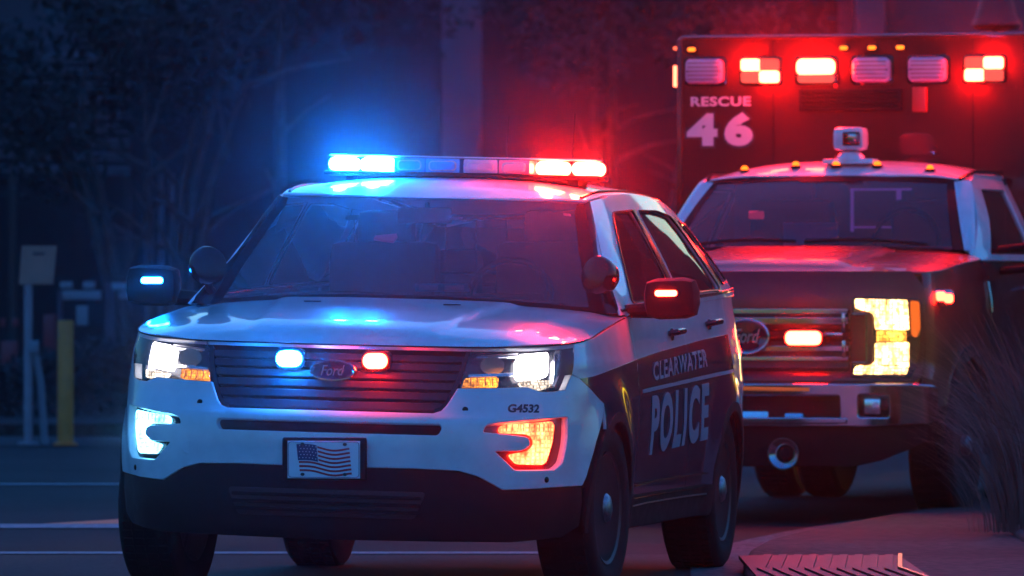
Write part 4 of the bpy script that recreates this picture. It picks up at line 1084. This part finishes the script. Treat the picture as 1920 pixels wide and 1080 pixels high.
for x, w, e in ((.067, .150, .45), (.285, .10, .22)):
    c, _ = frame_at(ap, x, .583, 1, .055)
    MB().box(c, (w, .035, .062 if x < .1 else .045), bev=.01).build('blue_bumper_piece', mat('blue_glow_piece', (.02, .30, .75), .25, coat=1, emit=(.02, .32, .85), strength=e), ab, True)  # blue reflective piece, given a faint glow of its own
panel('lower_valance', ap, [(-1.0,.555),(1.0,.555),(1.0,.46),(.75,.36),(.6,.325),(-.6,.325),(-.75,.36),(-1.0,.46)], 'black', AMB, grid=.1, off=.03, lip=.06, edge=.01)
for s in (-1, 1):
    c, _ = frame_at(ap, s*.235, .395, 1, .05)
    sk = MB().lathe([(.0, .02), (.030, .01), (.040, -.012), (.055, -.03), (.080, -.050), (.087, -.050), (.088, -.040), (.070, -.005), (.070, .05)], c, 'y', 36).build('siren_horn', 'chrome', AMB, True)
    MB().lathe([(.0, -.018), (.030, -.016), (.040, -.004)], c, 'y', 24).build('horn_grille', 'black', sk, True)
    th = MB().box((s*.52, .15, .42), (.10, .06, .12), bev=.02).build('tow_hook', 'black', AMB, True)
# hood and fenders
AE = []
def az(u): return hermite([0,.6,.95,1.3,1.8,2.6],[1.375,1.375,1.372,1.385,1.42,1.46], abs(u))
for k in range(-50, 51):
    u = k*2.45/50; p = amb.raw(u, az(u)); AE.append((p[0], p[1], az(u)))
def ahood(l, b):
    best = 9; ze = 1
    for i in range(len(AE)-1):
        ax, ay, a_z = AE[i]; bx, by, b_z = AE[i+1]
        dx, dy = bx-ax, by-ay; t = max(0, min(1, ((l-ax)*dx+(b-ay)*dy)/(dx*dx+dy*dy)))
        d = math.hypot(l-ax-dx*t, b-ay-dy*t)
        if d < best: best = d; ze = a_z+(b_z-a_z)*t
    zc = hermite([0,.3,.8,1.3,1.8],[1.405,1.430,1.465,1.505,1.53], b)
    al = abs(l)
    t = max(0, min(1, (al-.44)/.10)); zc += .022*(1-t*t*(3-2*t))*min(1, b/.3 if b > 0 else 0)
    zc -= .03*(al/1)**2
    return (l, b, ze+max(zc-ze, 0)*(1-math.exp(-best/.07)))
hpo = [(e[0]*.999, e[1]+.002) for e in AE if e[1] < 1.55]
panel('hood', ahood, hpo+[(x, 1.25+.3*abs(x)**2.5) for x in (.8,.6,.4,.2,0,-.2,-.4,-.6,-.8)], 'maroon', AMB, grid=.06, lip=.02, edge=.004)
panel('cowl_panel', lambda l, t: (l, 1.22+.3*abs(l)**2.3+.2*t, 1.525-.035*l*l), [(-.9,0),(.9,0),(.9,1),(-.9,1)], 'black', AMB, grid=.15, lip=0)
for x0, x1 in ((-.72, -.05), (.0, .68)):
    MB().tube([(x0+(x1-x0)*k/6, 1.30+.3*abs(x0+(x1-x0)*k/6)**2.3, 1.545-.03*abs(x0+(x1-x0)*k/6)+.02*math.sin(k/2)) for k in range(7)], .010, 6).build('wiper', 'black', AMB, True)
def aarch(bc, r, n=16, lo=.36):
    return [(aat(bc+r*math.cos(math.pi*(1-k/n)*1.1-math.pi*.05)), max(lo, .42+r*math.sin(math.pi*(1-k/n)*1.1-math.pi*.05))) for k in range(n+1)]
for s in (1, -1):
    def q(l): return l if s > 0 else mir(l)
    A = [p for p in aarch(.95, .50)[::-1]]
    ud = aat(1.55)
    fo = [(1.0,.60),(.99,.80),(1.005,1.30),(1.0,1.37),(1.3,1.383),(1.8,1.418),(ud,1.42),(ud,.42)]+[p for p in A if p[1] > .42 and aat(.46) < p[0] < ud-.02]
    panel('fender', ap, q(fo), 'maroon', AMB, grid=.06, lip=.015)
    panel('arch_moulding', ap, q(aarch(.95,.54)+aarch(.95,.49)[::-1]), 'black', AMB, grid=.08, off=.012, lip=.05, edge=.008)
    ue = aat(2.8)
    panel('cab_door', ap, q([(ud+.01,.50),(ud+.01,1.43),(ue,1.46),(ue,.50)]), 'maroon', AMB, grid=.08, lip=.02)
    panel('running_board', ap, q([(ud-.02,.50),(ud-.02,.40),(ue,.40),(ue,.50)]), 'chrome_a', AMB, grid=.1, off=.05, lip=.08, edge=.01)
    for b, z in ((2.55, 1.28),):
        MB().tube([frame_at(ap, s*aat(b-.1), z, 1, .01)[0], frame_at(ap, s*aat(b-.08), z, 1, .05)[0], frame_at(ap, s*aat(b+.08), z, 1, .05)[0], frame_at(ap, s*aat(b+.1), z, 1, .01)[0]], .014, 8).build('door_handle', 'chrome_a', AMB, True)
    MB().tube([frame_at(ap, s*ud, z, 1, .006)[0] for z in (1.15, 1.22, 1.32)], .010, 6).build('fender_trim', 'chrome', AMB, True)
# cab greenhouse
def awind(a, t):
    bb = 1.32+.22*abs(a)**2.2; bt = 1.93+.06*a*a; w = .865*(1-t)+.705*t; bow = .02*math.sin(math.pi*t)
    return (a*w, bb+(bt-bb)*t-bow, 1.525-.03*a*a+(.400)*t-.005*a*a*t+bow*.7)
aw = panel('windscreen', awind, [(-1,0),(1,0),(1,1),(-1,1)], glass_mat('cab_glass', (.42, .43, .5), .05, (.5, .48, .55)), AMB, grid=.1, lip=0)
for s in (-1, 1):
    panel('glass_border', awind, [(s,.0),(s,1),(s*.96,.985),(s*.94,.9),(s*.93,.0)][::s], 'black', aw, grid=.1, off=.003, lip=0)
panel('glass_border', awind, [(-1,.935),(-.96,.955),(-.6,.93),(-.25,.93),(-.22,.90),(.22,.90),(.25,.93),(.6,.93),(.96,.955),(1,.935),(1,1),(-1,1)], 'black', aw, grid=.1, off=.003, lip=0)
def aroofz(l, b):
    zc = hermite([1.93,2.0,2.15,2.5,2.95],[1.925,1.955,1.995,2.02,2.02], b)
    return zc-.10*(min(1, abs(l)/.80))**3.2*(1 if b > 2.1 else max(.25, (b-1.85)/.25))
panel('cab_roof', lambda l, b: (l, b, aroofz(l, b)), [(k/8*.74, 1.935+.06*(k/8)**2) for k in range(-8, 9)]+[(.78,2.3),(.78,2.93),(-.78,2.93),(-.78,2.3)], 'white', AMB, grid=.06, lip=.01, edge=.003)
for s in (-1, 1):
    def asd(b, z, s=s):
        t = (z-1.45)/(1.90-1.45); l = 1.0+(.80-1.0)*(max(t, 0)**1.15 if t > 0 else t)
        f = max(0, min(1, (2.1-b)/.6)); l -= .055*f*f+.025*f
        return (s*l, b, z)
    panel('cab_frame', asd, [(1.50,1.445),(1.80,1.66),(2.02,1.895),(2.2,1.935),(2.93,1.935),(2.93,1.445)], 'white', AMB, holes=[rounded([(1.78,1.475),(2.02,1.68),(2.16,1.855),(2.80,1.855),(2.80,1.475)], .03)], grid=.07, lip=.02, sg=s, edge=.004)
    panel('cab_window', asd, [(1.72,1.46),(2.1,1.87),(2.85,1.87),(2.85,1.46)], 'side_glass', AMB, grid=.15, off=-.014, lip=0, sg=s)
    def apl(a, t, s=s):
        w0 = Vector(awind(s, t)); w1 = Vector(asd(1.50+.52*t, 1.445+.45*t)); n = Vector((s*.7, -.7, .2)).normalized()
        return w0.lerp(w1, a)+n*.02*math.sin(math.pi*a)
    panel('windscreen_pillar', apl, [(0,0),(1,0),(1,1),(0,1)], 'white', AMB, grid=.1, lip=0, sg=s)
    MB().tube([Vector((s*(.74), 1.99, 1.905)), Vector((s*.775, 2.2, 1.948)), Vector((s*.78, 2.9, 1.955))], .012, 6).build('roof_ditch', 'gloss_black', AMB, True)
    mm = MB().box((0, 0, 0), (.26, .10, .40), bev=.04).build('mirror', 'gloss_black', AMB, True, loc=(s*1.33, 1.95, 1.50))
    MB().tube([(-s*.12, 0, .03), (-s*.36, .02, .0)], .022, 8).tube([(-s*.12, 0, -.10), (-s*.36, .02, -.12)], .022, 8).build('mirror_arm', 'black', mm, True)
for x in (-.42, -.185, 0, .185, .42):
    l_ = x*1.30
    base = MB().lathe([(.030, 0), (.030, .008), (.026, .014), (0, .014)], (0, 0, 0), 'z', 14, 1, 1.3).build('roof_marker', 'black', AMB, True, loc=(l_, 2.06+.03*abs(l_), aroofz(l_, 2.06)+.001))
    MB().lathe([(.021, .012), (.021, .022), (.014, .034), (0, .038)], (0, 0, 0), 'z', 12, 1, 1.3).build('marker_lens', lamp((1.0, .11, .008), 5), base, True)
# spotlight on the cab roof
sb = MB().box((0, 0, .02), (.30, .14, .03), bev=.01).lathe([(.085, .03), (.080, .05), (.065, .065), (.05, .075)], (0, 0, 0), 'z', 24).build('roof_spotlight', 'white', AMB, True, loc=(.07, 2.12, aroofz(.07, 2.12)))
hd = MB().box((0, 0, .150), (.185, .15, .135), bev=.035).build('lamp_head', 'white', sb, True)
MB().rect_lens((.022, -.078, .150), .10, .078, .012, r=.008, dome=.002).build('lamp_glass', 'gloss_black', hd, True)
MB().rect_lens((.030, -.087, .150), .05, .05, .006, r=.012, dome=.002).build('lamp_reflector', 'chrome', hd, True)
# cab inside
MB().box((0, 2.1, 1.38), (1.80, 1.5, .10)).box((0, 2.88, 1.62), (1.62, .04, .60)).build('cab_interior', 'cloth', AMB)
M['cab_dash'] = mat('cab_dash', (.03, .028, .035), .6)
MB().box((0, 1.72, 1.465), (1.6, .36, .11), bev=.04).build('dashboard', 'cab_dash', AMB, True)
for x in (-.42, .42):
    seat = MB().box((x, 2.5, 1.40), (.5, .5, .16), bev=.05).box((x, 2.72, 1.60), (.5, .12, .40), bev=.05).build('seat', 'cloth', AMB, True)
    MB().box((x, 2.73, 1.85), (.26, .09, .12), bev=.03).build('headrest', 'cloth', seat, True)
MB().tube([(.42+.19*math.cos(a*math.pi/12), 2.02+.05*math.sin(a*math.pi/12), 1.55+.18*math.sin(a*math.pi/12)) for a in range(25)], .015, 8, caps=False).build('steering_wheel', 'black', AMB, True)
lap = MB().box((-.13, 1.98, 1.585), (.32, .02, .15), bev=.004).build('clipboard', mat('pale_board', (.50, .40, .52), .6), AMB)
MB().box((-.05, 1.93, 1.545), (.20, .05, .05), bev=.01).build('dash_radio', 'black', AMB)
# pass-through window frame behind the seats, and the lit red lamp seen through it
pw_ = MB().box((.16, 2.84, 1.86), (.52, .012, .012)).box((-.095, 2.84, 1.74), (.018, .012, .25)).box((.185, 2.84, 1.74), (.028, .012, .25)).box((.42, 2.84, 1.74), (.010, .012, .25)).box((.16, 2.84, 1.64), (.52, .012, .010)).build('rear_window_frame', mat('violet_lit_frame', (.45, .30, .75), .4, emit=(.35, .12, .8), strength=.35), AMB)  # violet light on the frame is put in as its own glow
MB().rect_lens((-.36, 1.62, 1.70), .085, .045, .02, r=.008, dome=.003).build('inside_strobe', mat('inside_red', (.6, .02, .05), .3, emit=(1, .03, .10), strength=.55), AMB, True)

# box module
bx = MB()
prof = rounded([(-1.19, .72), (1.19, .72), (1.19, 2.775), (-1.19, 2.775)], .045)
vs = []; n = len(prof)
for y, k in ((2.99, .985), (2.965, 1.0), (8.0, 1.0)): vs += [(x*k, y, 1.75+(z-1.75)*k) for x, z in prof]
fs = [tuple(range(n)), tuple(range(2*n, 3*n))[::-1]]
vs = []
for y, k in ((2.96, .975), (2.972-.004, .99), (2.99, 1.0), (8.0, 1.0)): vs += [(x*k, y, 1.75+(z-1.75)*k) for x, z in prof]
fs = [tuple(range(n)), tuple(range(3*n, 4*n))[::-1]]+[(i*n+k, i*n+(k+1) % n, (i+1)*n+(k+1) % n, (i+1)*n+k) for i in range(3) for k in range(n)]
body = bx.add(vs, fs).build('box_body', 'maroon', AMB, True, 5)
for x in (-.60, .60): MB().box((x, 2.957, 1.85), (.006, .004, 1.78)).build('panel_seam', 'black', body)
rv = MB()
for k in range(34):
    for zz in (2.735, 2.455): rv.lathe([(0, -.003), (.005, -.002), (.006, .002)], (-1.12+k*.068, 2.959, zz), 'y', 6)
tag(rv.build('rivets', 'maroon', body), kind='stuff')
for s in (-1, 1): MB().box((s*1.168, 2.952, 1.75), (.03, .012, 2.0), bev=.004).build('corner_trim', 'maroon', body, True)
MB().box((0, 2.95, 2.755), (2.30, .02, .02), bev=.004).build('drip_rail', 'maroon', body, True)
boxf = lambda a, b: (a, 2.958, b)
M['pod_clear'] = mat('pod_clear', (.66, .42, .58), .25, coat=1); M['pod_side'] = mat('pod_side_red', (.35, .01, .03), .25, coat=1)
rs = lamp(RED, 380); rs2 = lamp((1.0, .10, .08), 1.3)
for k in range(-3, 3):
    x = k*.336
    base = MB().rect_lens((0, .014, 0), .262, .172, .03, r=.03).build('warning_light', 'gloss_black', AMB, True, loc=(x, 2.945, 2.560))
    if k in (-3, 0, 1, 3):
        ln = MB().rect_lens((0, -.022, 0), .226, .146, .06, r=.035, dome=.02).build('light_lens', 'pod_clear', base, True)
        for j in range(-2, 3): MB().box((0, -.054, j*.024), (.19, .004, .006), bev=.0015).build('lens_rib', 'pod_side', ln, True)
        for sx in (-1, 1): MB().lathe([(0, -.004), (.005, -.003), (.006, .002)], (sx*.098, -.050, 0), 'y', 8).build('screw', 'dark_metal', ln)
    elif k == -1:
        MB().rect_lens((0, -.022, .020), .226, .095, .06, r=.035, dome=.02).build('lit_lens', rs, base, True)
        MB().rect_lens((0, -.018, -.045), .215, .055, .05, r=.02, dome=.02).build('light_lens', rs2, base, True)
    else:
        f = 1 if k == -2 else -1
        for sx, sz, on in ((-1*f, 1, True), (1*f, -1, True), (1*f, 1, False), (-1*f, -1, False)):
            MB().rect_lens((sx*.056, -.022 if on else -.018, sz*.035), .112, .070, .06, r=.018, dome=.015).build('lit_lens' if on else 'light_lens', rs if on else rs2, base, True)
for x in (-.67, -.336, .67): beam(AMB, (x, 2.80, 2.60), RED, 30, .06, 172, (0, -1, -.2))
for x in (-1.09, -.17, 0, .17, 1.09):
    mk = MB().rect_lens((0, 0, 0), .065, .036, .02, r=.012, dome=.004).build('box_marker', 'gloss_black', AMB, True, loc=(x, 2.948, 2.690))
    MB().rect_lens((0, -.012, 0), .046, .022, .014, r=.010, dome=.004).build('marker_lens', lamp((1.0, .11, .008), 5.5), mk, True)
for z, h, st_ in ((2.535, .125, 9), (2.70, .02, 2.5)):
    MB().rect_lens((-1.207, 3.02, z), .022, h, .05, r=.006, dome=.003).build('side_lamp', lamp((1.0, .12, .06), st_), AMB, True)
lettering('RESCUE', boxf, (-1.10, 2.355, -.735, 2.412), 'pale_letter', AMB, off=.004, bold=.035, spacing=1.1)
lettering('46', boxf, (-1.137, 2.105, -.708, 2.333), 'dark_letter', AMB, off=.003, bold=.085, spacing=1.32)
lettering('46', boxf, (-1.122, 2.120, -.722, 2.318), 'pale_letter', AMB, off=.006, bold=.055, spacing=1.35)
ac = MB().box((-.13, 2.94, 2.385), (.62, .035, .13), bev=.01).build('roof_air_intake', 'black', AMB, True)
for k in range(4): MB().box((-.13, 2.918, 2.345+k*.027), (.58, .012, .010)).build('intake_slat', 'gloss_black', ac)
for x, z in ((-.22, 2.47), (-.06, 2.485)): MB().box((x, 2.95, z), (.018, .02, .022), bev=.004).build('small_reflector', mat('red_reflector', (.6, .02, .03), .3), AMB)
MB().box((.285, 2.945, 2.385), (.085, .03, .145), bev=.006).build('red_door_tab', mat('red_tab', (.42, .03, .015), .4), AMB, True)
# chassis and wheels
MB().box((0, 1.4, .72), (1.5, 2.4, .5)).box((0, 5.4, .62), (2.2, 5.0, .28)).box((0, 4, .55), (.9, 7.5, .2)).build('chassis', 'black', AMB)
MB().box((0, .95, 1.12), (1.85, 1.3, .45)).build('engine_bay', 'black', AMB)
def amb_wheel(x, y, s, dual=False):
    w = MB().lathe([(0, .03), (.09, .03), (.10, -.02), (.20, -.04), (.235, .08), (.25, .10), (.25, -.11), (0, -.11)], (0, 0, 0), 'x', 36).build('wheel', 'steel', AMB, True)
    MB().lathe([(.25,.10),(.30,.122),(.37,.122),(.400,.104),(.408,.08),(.408,-.08),(.400,-.104),(.37,-.122),(.25,-.11)], (0, 0, 0), 'x', 48).build('tyre', 'rubber', w, True)
    if not dual: MB().lathe([(0, .150), (.035, .148), (.055, .13), (.060, .05), (.10, .03)], (0, 0, 0), 'x', 24).build('hub', 'hub_metal', w, True)
    if dual: MB().lathe([(.25,-.16),(.30,-.150),(.37,-.150),(.400,-.168),(.408,-.19),(.408,-.35),(.400,-.374),(.37,-.392),(.25,-.38)], (0, 0, 0), 'x', 48).build('tyre', 'rubber', w, True)
    tr = MB()
    for i in range(56):
        a = 2*math.pi*i/56; m = Matrix.Rotation(a, 3, 'X')
        for xx in (-.06, 0, .06)+((-.33, -.27, -.21) if dual else ()): tr.box(m @ Vector((xx, 0, .408)), (.045, .028, .01), m)
    tag(tr.build('tread', 'rubber', w), kind='stuff')
    w.location = (x, y, .412); w.rotation_euler = (0, 0, 0 if s > 0 else math.pi)
amb_wheel(.89, .95, 1); amb_wheel(-.89, .95, -1); amb_wheel(1.08, 5.15, 1, True); amb_wheel(-1.08, 5.15, -1, True)

# ------------------------------------------------------------------ haze volume, added for the glow round the lamps
hz = bpy.data.meshes.new('haze'); bm = bmesh.new(); bmesh.ops.create_cube(bm, size=1)
bmesh.ops.scale(bm, vec=(170, 114, 10.2), verts=bm.verts); bmesh.ops.translate(bm, vec=(0, 53.5, 4.05), verts=bm.verts); bm.to_mesh(hz); bm.free()
hm = bpy.data.materials.new('haze'); hm.use_nodes = True; hn = hm.node_tree.nodes; hn.clear()
vol = hn.new('ShaderNodeVolumePrincipled'); vol.inputs['Color'].default_value = (.85, .85, .95, 1); vol.inputs['Density'].default_value = .00066; vol.inputs['Anisotropy'].default_value = .988
ho = hn.new('ShaderNodeOutputMaterial'); hm.node_tree.links.new(vol.outputs[0], ho.inputs['Volume']); hz.materials.append(hm)
ho_ = bpy.data.objects.new('haze', hz); COL.objects.link(ho_); ho_['kind'] = 'stuff'
